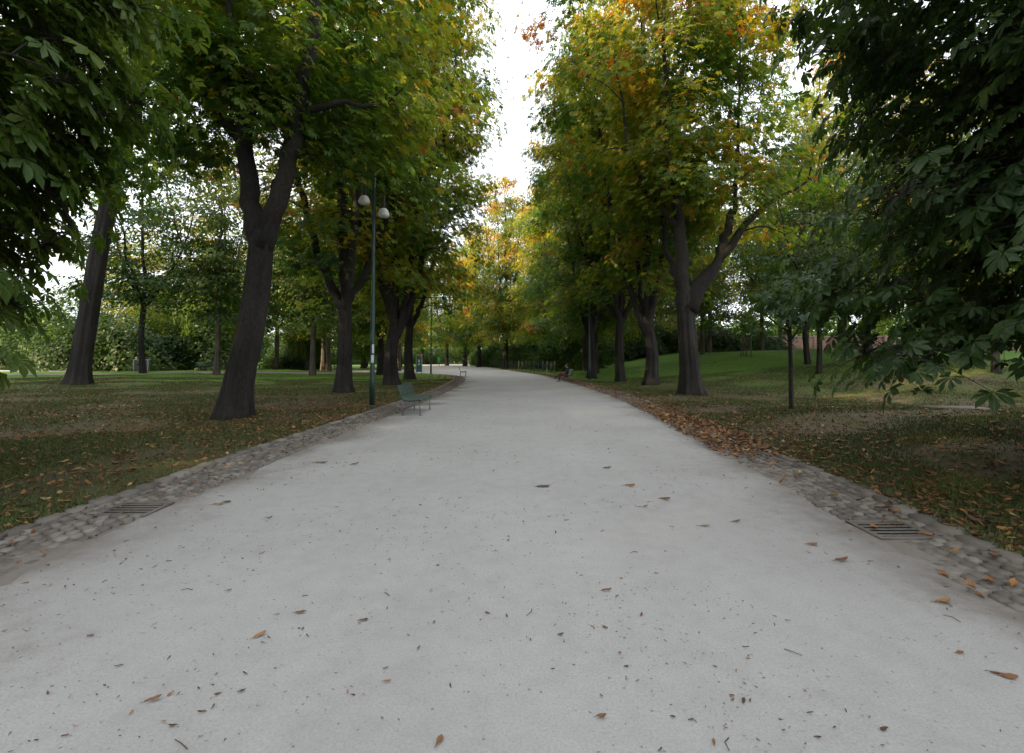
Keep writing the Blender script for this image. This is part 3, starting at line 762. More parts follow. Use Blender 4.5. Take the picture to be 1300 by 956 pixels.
for me,x,y,rz,s,au,lab in [(FB,-32,42,0,1.35,-.08,'airy tree with flat tiers of fine leaves against the sky on the left'),
        (FA,-17.7,43,1.0,1.15,.1,'slender tree leaning left on the lawn edge by the side path'),
        (FA,-30,61.5,2.0,1.2,.05,'straight dark tree beside the side path'),
        (FA,-22.3,57,3.1,1.1,.05,'pale barked tree, one of a close pair'),
        (FA,-21.2,56,5.2,1.2,.0,'dark barked tree, right one of a close pair'),
        (FB,-45,60,2.5,1.05,.45,'tree with a golden lit crown behind the hedge bushes'),
        (FA,-52,70,4.5,1.0,.05,'tall tree far back on the left'),
        (FA,-25,41,1.3,1.1,.0,'airy tree between the two big left trunks'),
        (FA,-41,66,1.9,1.2,.15,'green tree rising behind the bushes between the big trunks'),
        (FB,-60,72,3.9,1.3,.25,'broad tree behind the bushes at the far left'),
        (FA,-14.5,62,2.9,1.1,.12,'yellow green tree past the white branch path'),
        (FA,-36,80,4.9,1.3,.1,'tree on the far side of the bright lawn'),
        (FB,-47,84,.9,1.3,.1,'broad tree at the back corner of the bright lawn')]:
    tree('broadleaf_tree',me,(x,y,gz(x,y)),lab,rz=rz,s=s,autumn=au,group='broadleaf trees on the left')
for me,x,y,rz,s,au,lab in [(FA,20.5,52,0,1.05,.22,'slim light green tree on the rise beyond the forked chestnut'),
        (FA,24.5,60,1.1,1.1,.22,'light green tree further up the rise'),
        (FA,28,46,2.1,1.0,.18,'light green tree left of the young roadside tree'),
        (FB,34,50,3.1,1.2,.3,'reddish tinged tree above the young tree'),
        (FA,40,58,4.1,1.1,.12,'green tree in front of the pink wall'),
        (FB,22,36,5.1,1.1,.15,'broad airy tree over the right lawn'),
        (FA,18,66,.6,1.1,.05,'tree at the back of the rise'),
        (FA,33,34,2.2,.9,.1,'tree on the right lawn behind the hanging dark leaves'),
        (FA,47,48,1.7,1.1,.1,'tree at the right end of the pink wall'),
        (FB,27,27,3.3,1.0,.2,'tree half hidden by the hanging dark leaves'),
        (CA,28,38,1.9,1.0,.06,'big chestnut behind the hanging dark leaves, crown turning yellow'),
        (CF,38,44,3.9,1.0,.08,'yellowing chestnut deeper behind the hanging dark leaves'),
        (FA,15.5,44,1.9,1.0,.2,'yellow green tree just right of the forked chestnut crown'),
        (FA,30,58,2.9,1.25,.15,'tall tree on the crest behind the young tree'),
        (FB,39,70,3.6,1.4,.1,'broad tree behind the left end of the pink wall'),
        (FA,23,76,.2,1.4,.15,'tall tree beyond the crest of the rise'),
        (FA,56,76,1.2,1.4,.1,'tall tree behind the pink wall'),
        (FB,19,30,.8,.9,.2,'small airy tree right behind the forked chestnut')]:
    tree('broadleaf_tree',me,(x,y,gz(x,y)),lab,rz=rz,s=s,autumn=au,group='broadleaf trees on the right rise')

# --- young tree on the right verge
YT=make_tree_meshes(81,H=4.1,zb=2.5,Rc=1.2,r0=.058,zf=2.6,nlimb=4,nclus=60,lpc=11,size=.17,tmpl=T_MID,cr=.30,squash=.4,arch=0,gap=9,hug=0,tint=.3,tvar=.1,leafmat='leaf_blue',flare=.1)
tree('young_tree',YT,(8.05,14,gz(8.05,14)),'young tree with a thin straight trunk and small rounded crown on the right lawn',cat='tree')
# conifer tip rising behind
def conifer(seed,H,Rr):
    rg=np.random.default_rng(seed); ta=Acc(); ca=Acc()
    tube(ta,[(0,0,-.2),(0,0,H*.5),(.1,0,H)],[.35,.2,.03],10)
    n=900; z=H*.12+H*.87*rg.random(n); an=rg.uniform(0,6.28,n); rr=Rr*(1-z/H)**.8+.25
    P=[];Nn=[];Hd=[]
    for zz,a_,r_ in zip(z,an,rr):
        k=14; t=np.linspace(.15,1,k)[:,None]; d=np.array([math.cos(a_),math.sin(a_),0])
        P.append(np.array([0,0,zz])+d*t*r_+np.array([0,0,-.35])*t*r_*.6+rg.normal(0,.08,(k,3)))
    P=np.concatenate(P); n=len(P)
    put_leaves(ca,P,np.array([0,0,1])+rg.normal(0,.5,(n,3)),.34*rg.uniform(.6,1.2,n),np.clip(.1+rg.normal(0,.07,n),.01,1),T_ONE,rg)
    tm=ta.mesh('trunk'); tm.materials.append(M['bark']); cm=ca.mesh('crown',smooth=False); cm.materials.append(M['leaf_blue'])
    return tm,cm
CO=conifer(91,33,2.6)
tree('conifer_tree',CO,(5.3,84,gz(5.3,84)),'narrow dark conifer spire rising in the sky gap',cat='conifer')
tree('conifer_tree',CO,(-27.5,92,gz(-27.5,92)),'dark conifer beyond the bright lawn on the left',s=.45,cat='conifer')

# --- bushes and hedges
def bush(seed,Rx,Ry,H,n,size=.22,tint=.3):
    rg=np.random.default_rng(seed); ca=Acc(); ta=Acc()
    for k in range(14):
        a_=rg.uniform(0,6.28); e=np.array([math.cos(a_)*Rx*.6,math.sin(a_)*Ry*.6,H*rg.uniform(.5,.85)])
        tube(ta,spline([np.array([e[0]*.15,e[1]*.15,-.1]),e*.5+np.array([0,0,.2]),e],6),np.linspace(.05,.012,6),5,cap=False)
    u=rg.normal(size=(n,3)); u/=np.linalg.norm(u,axis=1,keepdims=True); u[:,2]=np.abs(u[:,2])
    r=rg.random(n)**.35*(1+.16*noise(u*2.2,1,seed)+.07*noise(u*6,1,seed+2))
    pos=u*r[:,None]*[Rx,Ry,H]+rg.normal(0,.1,(n,3)); pos[:,2]=np.maximum(pos[:,2],.08)
    nrm=u*.8+np.array([0,0,.5])+rg.normal(0,.4,(n,3))
    put_leaves(ca,pos,nrm,size*rg.uniform(.6,1.3,n),np.clip(tint+.1*noise(pos,.8)+rg.normal(0,.09,n),.01,1),T_ONE,rg)
    cm=ca.mesh('foliage',smooth=False); cm.materials.append(M['leaf_fine']); tm=ta.mesh('stem'); tm.materials.append(M['bark'])
    return tm,cm
BU=[bush(101,4.5,3.2,5.6,14000,.27,.20),bush(102,4.0,3.2,4.2,13000,.27,.26),bush(103,5.0,3.0,3.0,11000,.27,.14)]
def bush_at(k,x,y,rz,s,lab,au=0.0,group='bushes behind the left lawn'):
    e=empty('bush',(x,y,gz(x,y)),rz); e.scale=(s,s,s); tag(e,lab,'bush',group)
    link('stem',BU[k][0],e); c=link('foliage',BU[k][1],e); c['autumn']=au
for k,x,y,rz,s,lab,au in [(0,-45.5,52,0,1.25,'tall bush left of the grey metal cabinet',-.1),(1,-39.5,54,1,1.5,'bush right behind the grey metal cabinet',-.12),(0,-34,56,2,1.15,'tall bush behind the teal bench',-.05),
        (1,-51,56,.5,1.6,'bush behind the massive leaning trunk',-.12),(0,-57,58,2.2,1.4,'bush at the left end of the row',-.05),(2,-29,66,.3,1,'low dark bush beside the straight dark tree',0),(1,-62,50,0,1.0,'yellowish bush at the far left edge',.3),(0,-68,64,1,1.7,'big bush behind the yellowish one',-.1)]:
    bush_at(k,x,y,rz,s,lab,au)
for k,x,y,rz,s,lab in [(2,-24,128,0,1.3,'low bush under the trees at the left end of the far fence'),(2,-42,120,0,1.5,'low bush at the back of the bright lawn'),(1,-50,110,1,1.3,'bush at the back left of the bright lawn'),(2,-33,125,2,1.5,'dark bush left of the far path end')]:
    bush_at(k,x,y,rz,s,lab,-.05,'bushes at the back of the far lawn')
for k,x,y,rz,s,lab in [(2,27,66,0,1.4,'dark bush on top of the rise'),(2,20,68,1,1.5,'dark bush left on top of the rise'),(2,34,68,2,1.1,'dark bush left of the pink wall'),(1,13,66,2,1.3,'bush at the foot of the rise'),(0,11,76,.4,1.2,'tall bush behind the foot of the rise'),(1,56,60,2,1.2,'bush at the right end of the rise'),(0,50,40,1,1.2,'tall bush far right on the lawn')]:
    bush_at(k,x,y,rz,s,lab,-.12,'bushes on the right rise')

# undergrowth mass behind the fence and the far wood closing the horizon
def mass(name,label,pts,n,h,depth,size,seed,tint,mt='leaf_fine',hv=.25,z0=0):
    rg=np.random.default_rng(seed); S=resample(np.array(pts,float),.5); T=np.gradient(S,axis=0); T/=np.linalg.norm(T,axis=1,keepdims=True)
    i=rg.integers(0,len(S),n); u=rg.uniform(-1,1,n)
    x=S[i,0]-T[i,1]*u*depth; y=S[i,1]+T[i,0]*u*depth
    hh=h*(1+hv*noise(np.stack([x,y,0*x],-1),.16,seed)+hv*.5*noise(np.stack([x,y,0*x],-1),.7,seed+1))*np.sqrt(np.clip(1-u*u*.7,0,1))
    z=hh*rg.random(n)**.6
    pos=np.stack([x,y,z+terrain(x,y)+z0],-1)
    ca=Acc(); put_leaves(ca,pos,np.array([0,0,.6])+rg.normal(0,.6,(n,3)),size*rg.uniform(.6,1.3,n),np.clip(tint+.1*noise(pos,.3,seed)+rg.normal(0,.08,n),.01,1),T_ONE,rg)
    o=ca.build(name,M[mt],smooth=False); tag(o,label,'undergrowth' if 'under' in name else 'wood',kind='stuff'); return o
mass('undergrowth','dark undergrowth behind the wire fence',[(9.5,52),(6.5,60),(3,70),(-.5,82),(-5,100),(-9,125)],52000,2.9,2.6,.30,201,.08)
mass('undergrowth','dark undergrowth closing the far end of the path',[(-8,139),(-18,140),(-32,142),(-50,138)],20000,4.5,2.5,.5,202,.05)
mass('far_woods','far off wood closing the horizon',[(-110,20),(-105,80),(-80,140),(-30,165),(20,160),(60,125),(95,80),(110,20)],60000,9,5,1.3,203,.2)
mass('far_woods','dark wood behind the chestnuts of the fence',[(22,78),(14,92),(6,112),(2,135)],30000,13,4,.7,204,.12)
mass('far_woods','unseen tall wood added on the left to shade the ground',[(-56,-120),(-47,-40),(-47,10),(-52,38)],90000,25,4,1.1,205,.2)  # off-frame wood, added to keep the low sun off the ground

# ---------------------------------------------------------------- street furniture
green=simple('dark_green_paint',(.014,.042,.034),.38,.0,var=.2,scale=20)
black=simple('black_metal',(.02,.02,.02),.5)
m,nt,b=mat('opal_glass'); b.inputs['Base Color'].default_value=(.74,.74,.70,1); b.inputs['Roughness'].default_value=.25
n_=tex(nt,'Noise',12,coords(nt)); L(nt,mixc(nt,n_.outputs['Fac'],(.66,.66,.62),(.80,.80,.77)),b.inputs['Base Color']); opal=m
def lamp_post():
    e=empty('street_lamp')
    a=Acc(); lathe(a,[(.0,0),(.085,0),(.085,.9),(.075,.95),(.070,3.2),(.058,3.3),(.050,6.2),(.045,7.62),(.0,7.63)],(0,0,0),18); a.build('pole',green,e)
    a=Acc(); lathe(a,[(.14,0),(.14,.03),(.09,.06)],(0,0,0),18); a.build('base_flange',green,e)
    for (sx,dz) in ((-1,0.0),(1,-.42)):
        arm=Acc(); r=.135; cx=sx*(.045+r); zt=7.78+dz; pts=[(sx*.052,0,6.15+dz),(sx*.052,0,zt-.05)]
        for k in range(1,12):
            t=math.pi*k/11; pts.append((cx-sx*r*math.cos(t),0,zt+r*math.sin(t)*.95))
        pts.append((cx+sx*r,0,zt-.22))
        tube(arm,pts,.017,8); ao=arm.build('arm',green,e)
        hx=cx+sx*r
        s=Acc(); lathe(s,[(.0,-.62),(.075,-.62),(.06,-.45),(.045,-.40),(.045,-.22),(.02,-.18),(.0,-.18)],(hx,0,zt-.02),16); s.build('socket',black,ao)
        g=Acc(); lathe(g,[(.0,-.88),(.15,-.875),(.185,-.84),(.18,-.77),(.145,-.67),(.10,-.615),(.04,-.60),(.0,-.60)],(hx,0,zt-.02),24); gl=g.build('lamp_shade',opal,ao)
    return e
lp=lamp_post(); lp.location=(-4.5,15.6,.045); tag(lp,'tall green lamp post with a white sticker beside the near bench','street lamp',group='green lamp posts')
for c_ in lp.children_recursive:
    if c_.name.startswith('arm'): c_.location.z=-.30
l2=copy_tree(lp); l2.location=(-8.1,48.4,.045); tag(l2,'green lamp post at the lawn tip next to the notice board')
l3=copy_tree(lp); l3.location=(5.6,35,gz(5.6,35)); tag(l3,'green lamp post on the right verge behind the seated person')
a=Acc(); 
th=np.linspace(-1.9,-.7,7)
for (z0,z1,w) in ((1.42,1.66,0),(1.72,2.0,.45)):
    V=[]; 
    for t in th[int(w*6):]: V+=[(math.cos(t)*.0765,math.sin(t)*.0765,z0),(math.cos(t)*.0765,math.sin(t)*.0765,z1)]
    k=len(V)//2; a.add(V,[(2*i,2*i+2,2*i+3,2*i+1) for i in range(k-1)])
a.build('sticker',simple('white_paper',(.62,.63,.62),.7,var=.35,scale=25),lp)

bench_green=simple('bench_green_paint',(.045,.080,.068),.42,var=.25,scale=14)
steel=simple('grey_steel',(.20,.21,.21),.45,.5)
def bench():
    e=empty('park_bench')              # faces +X, length along Y
    prof=[(-.42,.84),(-.385,.79),(-.35,.70),(-.315,.60),(-.28,.51),(-.235,.45),(-.17,.42),(-.08,.412),(.02,.418),(.12,.432),(.20,.44),(.255,.43),(.275,.39)]
    S=spline(prof,60); d=np.r_[0,np.cumsum(np.linalg.norm(np.diff(S,axis=0),axis=1))]
    T=np.gradient(S,axis=0)
    def slat(acc,t):
        i=np.argmin(abs(d-t)); an=math.atan2(T[i,1],T[i,0])
        Mx=Matrix.Rotation(-an,4,'Y'); box(acc,(S[i,0],0,S[i,1]+.012),(.038,1.86,.018),bev=.004,M=Mx)
    tt=np.linspace(.03,d[-1]-.02,22); bk=Acc(); st=Acc()
    for t in tt: slat(bk if t<.43 else st, t)
    bk.build('backrest',bench_green,e,smooth=False); st.build('seat',bench_green,e,smooth=False)
    for sy in (-.86,0,.86):
        a=Acc(); V=[(x,sy,z-.012) for x,z in S[::3]]; tube(a,V,.016,8); a.build('side_frame',bench_green,e)
    for sy in (-.80,.80):
        for (sx,zt,fx) in ((-.24,.43,-.27),(.20,.42,.22)):
            a=Acc(); tube(a,[(sx,sy,zt-.02),(fx,sy,.0)],[.019,.017],10); lathe(a,[(.0,0),(.035,0),(.035,.012),(.018,.02)],(fx,sy,0),10); a.build('leg',steel,e)
    a=Acc(); tube(a,[(-.25,-.8,.2),(-.25,.8,.2)],.010,6); tube(a,[(.20,-.8,.3),(.20,.8,.3)],.010,6); a.build('stretcher',steel,e)
    return e
b1=bench(); b1.location=(-2.78,14.35,.004); tag(b1,'green slatted bench beside the near lamp post on the left','park bench',group='green park benches')
b2=copy_tree(b1); b2.location=(-4.3,42.8,.004); b2.rotation_euler=(0,0,.12); tag(b2,'empty bench standing alone at the lawn tip further away')
b3=copy_tree(b1); b3.location=(3.75,33.7,.004); b3.rotation_euler=(0,0,math.pi+.05); tag(b3,'bench on the right with a person sitting on it')
# teal bench between bushes and side path: slatted bench seen from behind
b4=copy_tree(b1); b4.location=(-31.8,50.5,gz(-31.8,50.5)); b4.rotation_euler=(0,0,math.pi/2+.2); tag(b4,'bluish bench at the foot of the weeping tree by the side path')

# ---------------------------------------------------------------- people
def skin_body(name, joints, edges, rad, mt, parent, sub=2):
    me=bpy.data.meshes.new(name); me.from_pydata([Vector(j) for j in joints],edges,[]); me.materials.append(mt)
    o=link(name,me,parent); md=o.modifiers.new('Skin','SKIN'); md.use_smooth_shade=True
    if not me.skin_vertices: raise RuntimeError('no skin layer')
    for i,r_ in enumerate(rad):
        sv=me.skin_vertices[0].data[i]; sv.radius=(r_,r_) if not isinstance(r_,tuple) else r_
        sv.use_root=(i==0)
    ss=o.modifiers.new('Sub','SUBSURF'); ss.levels=sub; ss.render_levels=sub
    return o
skin_m=simple('skin',(.42,.25,.18),.55,var=.1); hair_m=simple('dark_hair',(.03,.02,.015),.6)
jacket=simple('black_jacket',(.018,.02,.028),.8); maroon=simple('maroon_trousers',(.13,.012,.035),.8); shoe=simple('dark_shoe',(.03,.022,.02),.5)
blue=simple('blue_top',(.03,.08,.30),.8); navy=simple('navy_trousers',(.02,.025,.05),.8)
def hand(parent, w, d, mt, s=1.0):
    """palm with five bent fingers; w wrist point, d pointing direction"""
    w=Vector(w); d=Vector(d).normalized(); side=d.cross(Vector((0,0,1))); 
    if side.length<.1: side=Vector((0,1,0))
    side.normalize(); dn=side.cross(d).normalized()*-1
    J=[w,w+d*.045*s,w+d*.085*s]; E=[(0,1),(1,2)]; Rr=[.024*s,(.036*s,.018*s),(.038*s,.016*s)]
    for k,(o_,l) in enumerate(((-.03,.060),(-.01,.072),(.01,.068),(.03,.052))):
        b0=len(J); base=w+d*.088*s+side*o_*s
        J+=[base,base+d*l*.55*s+dn*.008,base+d*l*s+dn*.028*s]; E+=[(2,b0),(b0,b0+1),(b0+1,b0+2)]; Rr+=[.0095*s,.009*s,.0075*s]
    b0=len(J); J+=[w+d*.035*s-side*.04*s,w+d*.07*s-side*.062*s+dn*.01]; E+=[(1,b0),(b0,b0+1)]; Rr+=[.012*s,.009*s]
    return skin_body('hand',J,E,Rr,mt,parent,1)
def head(parent, c, f, hair_len=.0):
    """c centre of head, f facing direction (unit, horizontal)"""
    c=np.array(c); f=np.array(f,float); s=np.cross([0,0,1],f)
    n=22; V=[];Q=[]
    lat=np.linspace(-math.pi/2,math.pi/2,n); lon=np.arange(28)/28*2*math.pi
    for la in lat:
        for lo in lon:
            x=math.cos(la)*math.cos(lo); y=math.cos(la)*math.sin(lo); z=math.sin(la)
            wx=.098;wy=.076;wz=.122
            if z<0: wy*=1-.30*(-z)**1.4; wx*=1-.10*(-z)
            px,py,pz=x*wx,y*wy,z*wz
            if x>0:
                px+=.030*math.exp(-((y/.16)**2+((z+.12)/.17)**2))            # nose
                px-=.010*math.exp(-(((abs(y)-.38)/.16)**2+((z-.08)/.12)**2))  # eye sockets
                px+=.008*math.exp(-((y/.30)**2+((z+.46)/.07)**2))             # lips
                px+=.012*math.exp(-((y/.3)**2+((z+.80)/.15)**2))              # chin
            py+=math.copysign(.014,y)*math.exp(-(((abs(y)-.98)/.12)**2+((z+.05)/.20)**2+((x)/.14)**2))
            V.append(c+f*px+s*py+np.array([0,0,pz]))
    i=np.arange(n-1)[:,None]*28; k=np.arange(28)[None,:]; k2=(k+1)%28
    a=Acc(); a.add(V,np.stack([i+k,i+k2,i+28+k2,i+28+k],-1).reshape(-1,4)); ho=a.build('head',skin_m,parent)
    for sgn in (-1,1):
        a=Acc(); ce=c+f*.083+s*sgn*.03+np.array([0,0,.012])
        lathe(a,[(0,-.009),(.009,-.005),(.010,0),(.009,.005),(0,.009)],ce,8); a.build('eye',black,ho)
    V=[]
    for la in np.linspace(-.35,math.pi/2,12):
        for lo in lon:
            x=math.cos(la)*math.cos(lo); y=math.cos(la)*math.sin(lo); z=math.sin(la)
            fr=1.0
            if x>.2 and z<.5: fr=.86
            V.append(c+f*(x*.108*fr-.008)+s*y*.09*fr+np.array([0,0,z*.134+.004-(hair_len*max(0,-x) if z<.1 else 0)]))
    i=np.arange(11)[:,None]*28
    a=Acc(); a.add(V,np.stack([i+k,i+k2,i+28+k2,i+28+k],-1).reshape(-1,4)); a.build('hair',hair_m,ho)
def person_seated():
    # local: bench frame facing -X after placement; built facing -X directly, origin on the ground under the hips
    e=empty('person')
    hip=(.02,0,.50)
    skin_body('body',[(.02,0,.55),(.06,0,.75),(.10,0,.92),(.10,0,1.0),(.07,0,1.07)],[(0,1),(1,2),(2,3),(3,4)],[.09,.1,.07,.05,.05],skin_m,e,1)
    J=[(.02,0,.52),(.05,0,.66),(.10,0,.82),(.12,0,.93),(.11,0,.99),
       (.12,-.17,.92),(.06,-.25,.72),(-.12,-.16,.62),(.12,.17,.92),(.07,.26,.72),(-.10,.17,.60)]
    E=[(0,1),(1,2),(2,3),(3,4),(3,5),(5,6),(6,7),(3,8),(8,9),(9,10)]
    skin_body('jacket',J,E,[(.17,.13),(.165,.125),(.17,.12),(.13,.09),(.065,.065),.075,.058,.045,.075,.058,.045],jacket,e,2)
    # legs: right foot down, left leg crossed over
    J=[(.02,0,.52),(.0,-.09,.51),(-.42,-.10,.53),(-.50,-.10,.10),(.0,.09,.52),(-.40,.02,.62),(-.66,-.12,.40)]
    skin_body('trousers',J,[(0,1),(1,2),(2,3),(0,4),(4,5),(5,6)],[.14,.105,.068,.05,.105,.070,.05],maroon,e,2)
    for (h,t) in (((-.50,-.10,.065),(-.70,-.10,.035)),((-.68,-.13,.36),(-.84,-.15,.26))):
        skin_body('shoe',[h,((h[0]+t[0])/2,(h[1]+t[1])/2,(h[2]+t[2])/2),t],[(0,1),(1,2)],[.052,.045,.034],shoe,e,1)
    hand(e,(-.13,-.15,.615),(-1,.3,-.05),skin_m); hand(e,(-.12,.165,.60),(-1,-.3,.05),skin_m)
    head(e,(.04,0,1.13),(-1,0,0))
    return e
p=person_seated(); p.location=(3.72,33.3,-.055); tag(p,'person in black jacket and maroon trousers sitting cross-legged on the right bench','person')
def person_walking():
    e=empty('person')
    J=[(0,0,.95),(.02,0,1.15),(.03,0,1.33),(.03,0,1.43),(.03,-.17,1.38),(-.05,-.23,1.12),(.10,-.22,.92),(.03,.17,1.38),(.12,.23,1.12),(.25,.2,.95)]
    skin_body('body',[(.0,0,1.1),(.03,0,1.4),(.04,0,1.5),(.05,0,1.57)],[(0,1),(1,2),(2,3)],[.08,.07,.05,.05],skin_m,e,1)
    skin_body('shirt',J,[(0,1),(1,2),(2,3),(2,4),(4,5),(5,6),(2,7),(7,8),(8,9)],[(.15,.11),(.14,.105),(.17,.11),(.06,.06),.07,.05,.04,.07,.05,.04],blue,e,2)
    skin_body('trousers',[(0,0,.95),(0,-.09,.88),(.16,-.09,.50),(.10,-.09,.10),(0,.09,.88),(-.03,.09,.50),(-.25,.09,.14)],[(0,1),(1,2),(2,3),(0,4),(4,5),(5,6)],[.14,.10,.07,.05,.10,.07,.05],navy,e,2)
    for h,t in (((.10,-.09,.06),(.30,-.09,.035)),((-.27,.09,.10),(-.10,.09,.03))): skin_body('shoe',[h,t],[(0,1)],[.05,.036],shoe,e,1)
    hand(e,(.10,-.22,.92),(.3,0,-1),skin_m); hand(e,(.25,.2,.95),(.5,0,-.8),skin_m)
    head(e,(.06,0,1.64),(1,0,0))
    return e
p=person_walking(); p.location=(-6.0,112,.0); p.rotation_euler=(0,0,-1.2); tag(p,'tiny distant person in a blue top walking by the far fence','person')

# ---------------------------------------------------------------- wire fence along the right verge
wood=simple('weathered_post',(.13,.12,.10),.9,scale=15,bmp=.3)
F=resample(np.array([(4.2,47.5),(3.6,52),(1.7,61),(-1.6,75),(-5.6,94),(-9.8,116),(-12.5,132)],float),1.9)
fe=empty('wire_fence',(0,0,0)); tag(fe,'low wire mesh fence on grey posts along the far right verge','fence')
for x,y in F:
    a=Acc(); z0=gz(x,y); tube(a,[(x,y,z0-.05),(x,y,z0+1.2),(x,y,z0+1.26)],[.045,.045,.02],8); a.build('post',wood,fe)
wire=simple('fence_wire',(.045,.07,.06),.5,.3)
a=Acc(); Fd=resample(F,.28)
for h in (.15,.4,.65,.9,1.15): tube(a,[(x,y,gz(x,y)+h) for x,y in Fd[::3]],.007,4,cap=False)
for x,y in Fd: tube(a,[(x,y,gz(x,y)+.05),(x,y,gz(x,y)+1.15)],.006,3,cap=False)
a.build('wire_mesh',wire,fe)
# black railing closing the far end
F2=resample(np.array([(-13,134),(-20,134.5),(-31,134)],float),2.0)
fe=empty('railing',(0,0,0)); tag(fe,'black railing across the far end of the path','railing')
for x,y in F2:
    a=Acc(); box(a,(x,y,.65),(.08,.08,1.3)); a.build('post',black,fe)
a=Acc()
for h in (.2,1.15): tube(a,[(x,y,h) for x,y in F2],.03,5)
for x,y in resample(F2,.16): tube(a,[(x,y,.2),(x,y,1.2)],.012,4,cap=False)
a.build('bars',black,fe)

# ---------------------------------------------------------------- notice board, bin, cabinet, slab
e=empty('notice_board',(-8.9,46.3,gz(-8.9,46.3)),.25); tag(e,'wooden notice frame with a teal poster at the lawn tip','notice board')
pw=simple('pale_wood',(.36,.31,.24),.8,scale=18)
for sx in (-.26,.26):
    a=Acc(); box(a,(sx,0,.93),(.07,.07,1.86),bev=.006); a.build('post',pw,e,smooth=False)
a=Acc(); box(a,(0,0,1.90),(.74,.10,.08),bev=.01); a.build('top_rail',pw,e,smooth=False)
a=Acc(); box(a,(0,-.01,.92),(.44,.03,1.3),bev=.003); pn=a.build('poster',simple('teal_print',(.02,.16,.15),.5),e,smooth=False)
wp=simple('white_print',(.7,.72,.72),.6,var=.1)
a=Acc(); a.add([(-.10,-.030,1.22),(.10,-.030,1.22),(.0,-.030,1.50)],None,[(0,1,2)]); box(a,(.0,-.029,.98),(.2,.003,.10)); a.build('mark',wp,pn,smooth=False)
a=Acc(); box(a,(0,-.029,.46),(.40,.003,.22)); a.build('band',simple('blue_print',(.05,.16,.32),.5),pn,smooth=False)

e=empty('litter_bin',(-13.4,89,gz(-13.4,89)),.1); tag(e,'small bright green litter bin on a post at the far lawn edge','litter bin')
gb=simple('bright_green',(.03,.33,.06),.45)
a=Acc(); tube(a,[(0,.16,0),(0,.16,1.45)],.045,8); a.build('post',black,e)
a=Acc(); lathe(a,[(0,.70),(.20,.70),(.27,1.45),(.28,1.5),(.25,1.5),(.19,.78),(0,.78)],(0,-.12,0),16); a.build('bucket',gb,e)
a=Acc(); lathe(a,[(.29,1.5),(.24,1.66),(0,1.70)],(0,-.12,0),16); a.build('lid',gb,e)

e=empty('metal_cabinet',(-35.3,46.2,gz(-35.3,46.2)),.30); tag(e,'grey metal utility cabinet with a pale rim in front of the bushes','cabinet')
gm=simple('grey_sheet_metal',(.15,.155,.155),.5,.2); pm=simple('pale_rim_metal',(.5,.52,.54),.4,.2)
a=Acc(); box(a,(0,0,.52),(1.08,.55,1.04),bev=.01); a.build('body',gm,e,smooth=False)
a=Acc(); box(a,(0,0,1.075),(1.22,.66,.07),bev=.01); a.build('top_rim',pm,e,smooth=False)
for sx in (-.575,.575):
    a=Acc(); box(a,(sx,-.29,.52),(.07,.05,1.04),bev=.005); a.build('corner_post',pm,e,smooth=False)
a=Acc(); box(a,(-.22,-.284,.62),(.18,.02,.16),bev=.004); a.build('lock_plate',black,e,smooth=False)
a=Acc(); box(a,(.10,-.278,.5),(.015,.012,.9)); a.build('door_seam',black,e,smooth=False)

e=empty('slab_cover',(12.75,13.9,gz(12.75,13.9)),-.1); tag(e,'rusty brown inspection slab lying in the right lawn under the hanging leaves','slab')
conc=simple('old_slab',(.095,.07,.06),.8,scale=12,bmp=.3)
a=Acc(); box(a,(0,0,.02),(1.5,.95,.10),bev=.01); a.build('frame',simple('slab_frame',(.07,.06,.055),.7,scale=12,bmp=.3),e,smooth=False)
a=Acc(); box(a,(0,0,.055),(1.36,.82,.06),bev=.008); a.build('lid',conc,e,smooth=False)

# staked sapling on the rise
e=empty('staked_sapling',(21.3,44,gz(21.3,44))); tag(e,'small sapling held between wooden stakes on the rise','sapling')
a=Acc(); tube(a,spline([(0,0,-.05),(.03,0,1.2),(-.02,.03,2.6)],8),np.linspace(.05,.02,8),8); tube(a,[(0,0,1.7),(.4,.1,2.4)],[.02,.01],5)
a.build('trunk',simple('reddish_bark',(.16,.05,.035),.8),e)
for x,y in ((-.55,-.2),(.25,-.45),(.55,.25),(.0,.5)):
    a=Acc(); tube(a,[(x,y,-.05),(x,y,1.75)],.035,8); a.build('stake',wood,e)
a=Acc(); tube(a,[(-.55,-.2,1.6),(.25,-.45,1.6),(.55,.25,1.6),(0,.5,1.6),(-.55,-.2,1.6)],.018,5,cap=False); a.build('rail',wood,e)
rg=np.random.default_rng(5); P=rg.normal(0,1,(420,3))*[.5,.5,.42]+[0,0,2.7]
a=Acc(); put_leaves(a,P,np.array([0,0,1])+rg.normal(0,.4,P.shape),.15*rg.uniform(.7,1.2,420),np.clip(.3+rg.normal(0,.1,420),.01,1),T_MID,rg); a.build('crown',M['leaf'],e,smooth=False)

# pink brick garden wall with piers behind the rise
m,nt,b=mat('pink_brick'); br=tex(nt,'Brick',1.0,coords(nt)); br.inputs['Color1'].default_value=(.27,.12,.10,1); br.inputs['Color2'].default_value=(.33,.16,.14,1); br.inputs['Mortar'].default_value=(.36,.30,.27,1)
br.inputs['Scale'].default_value=1.0; br.inputs['Brick Width'].default_value=.5; br.inputs['Row Height'].default_value=.16; br.inputs['Mortar Size'].default_value=.02
mp=nt.nodes.new('ShaderNodeMapping'); mp.inputs['Rotation'].default_value=(math.pi/2,0,0); L(nt,coords(nt),mp.inputs[0]); L(nt,mp.outputs[0],br.inputs['Vector'])
L(nt,br.outputs['Color'],b.inputs['Base Color']); b.inputs['Roughness'].default_value=.9
e=empty('brick_wall',(66,78,gz(66,78)-.2),-.12); tag(e,'pinkish brick garden wall with piers behind the right rise','wall')
a=Acc(); box(a,(0,0,1.6),(66,.35,3.2)); a.build('wall_face',m,e,smooth=False)
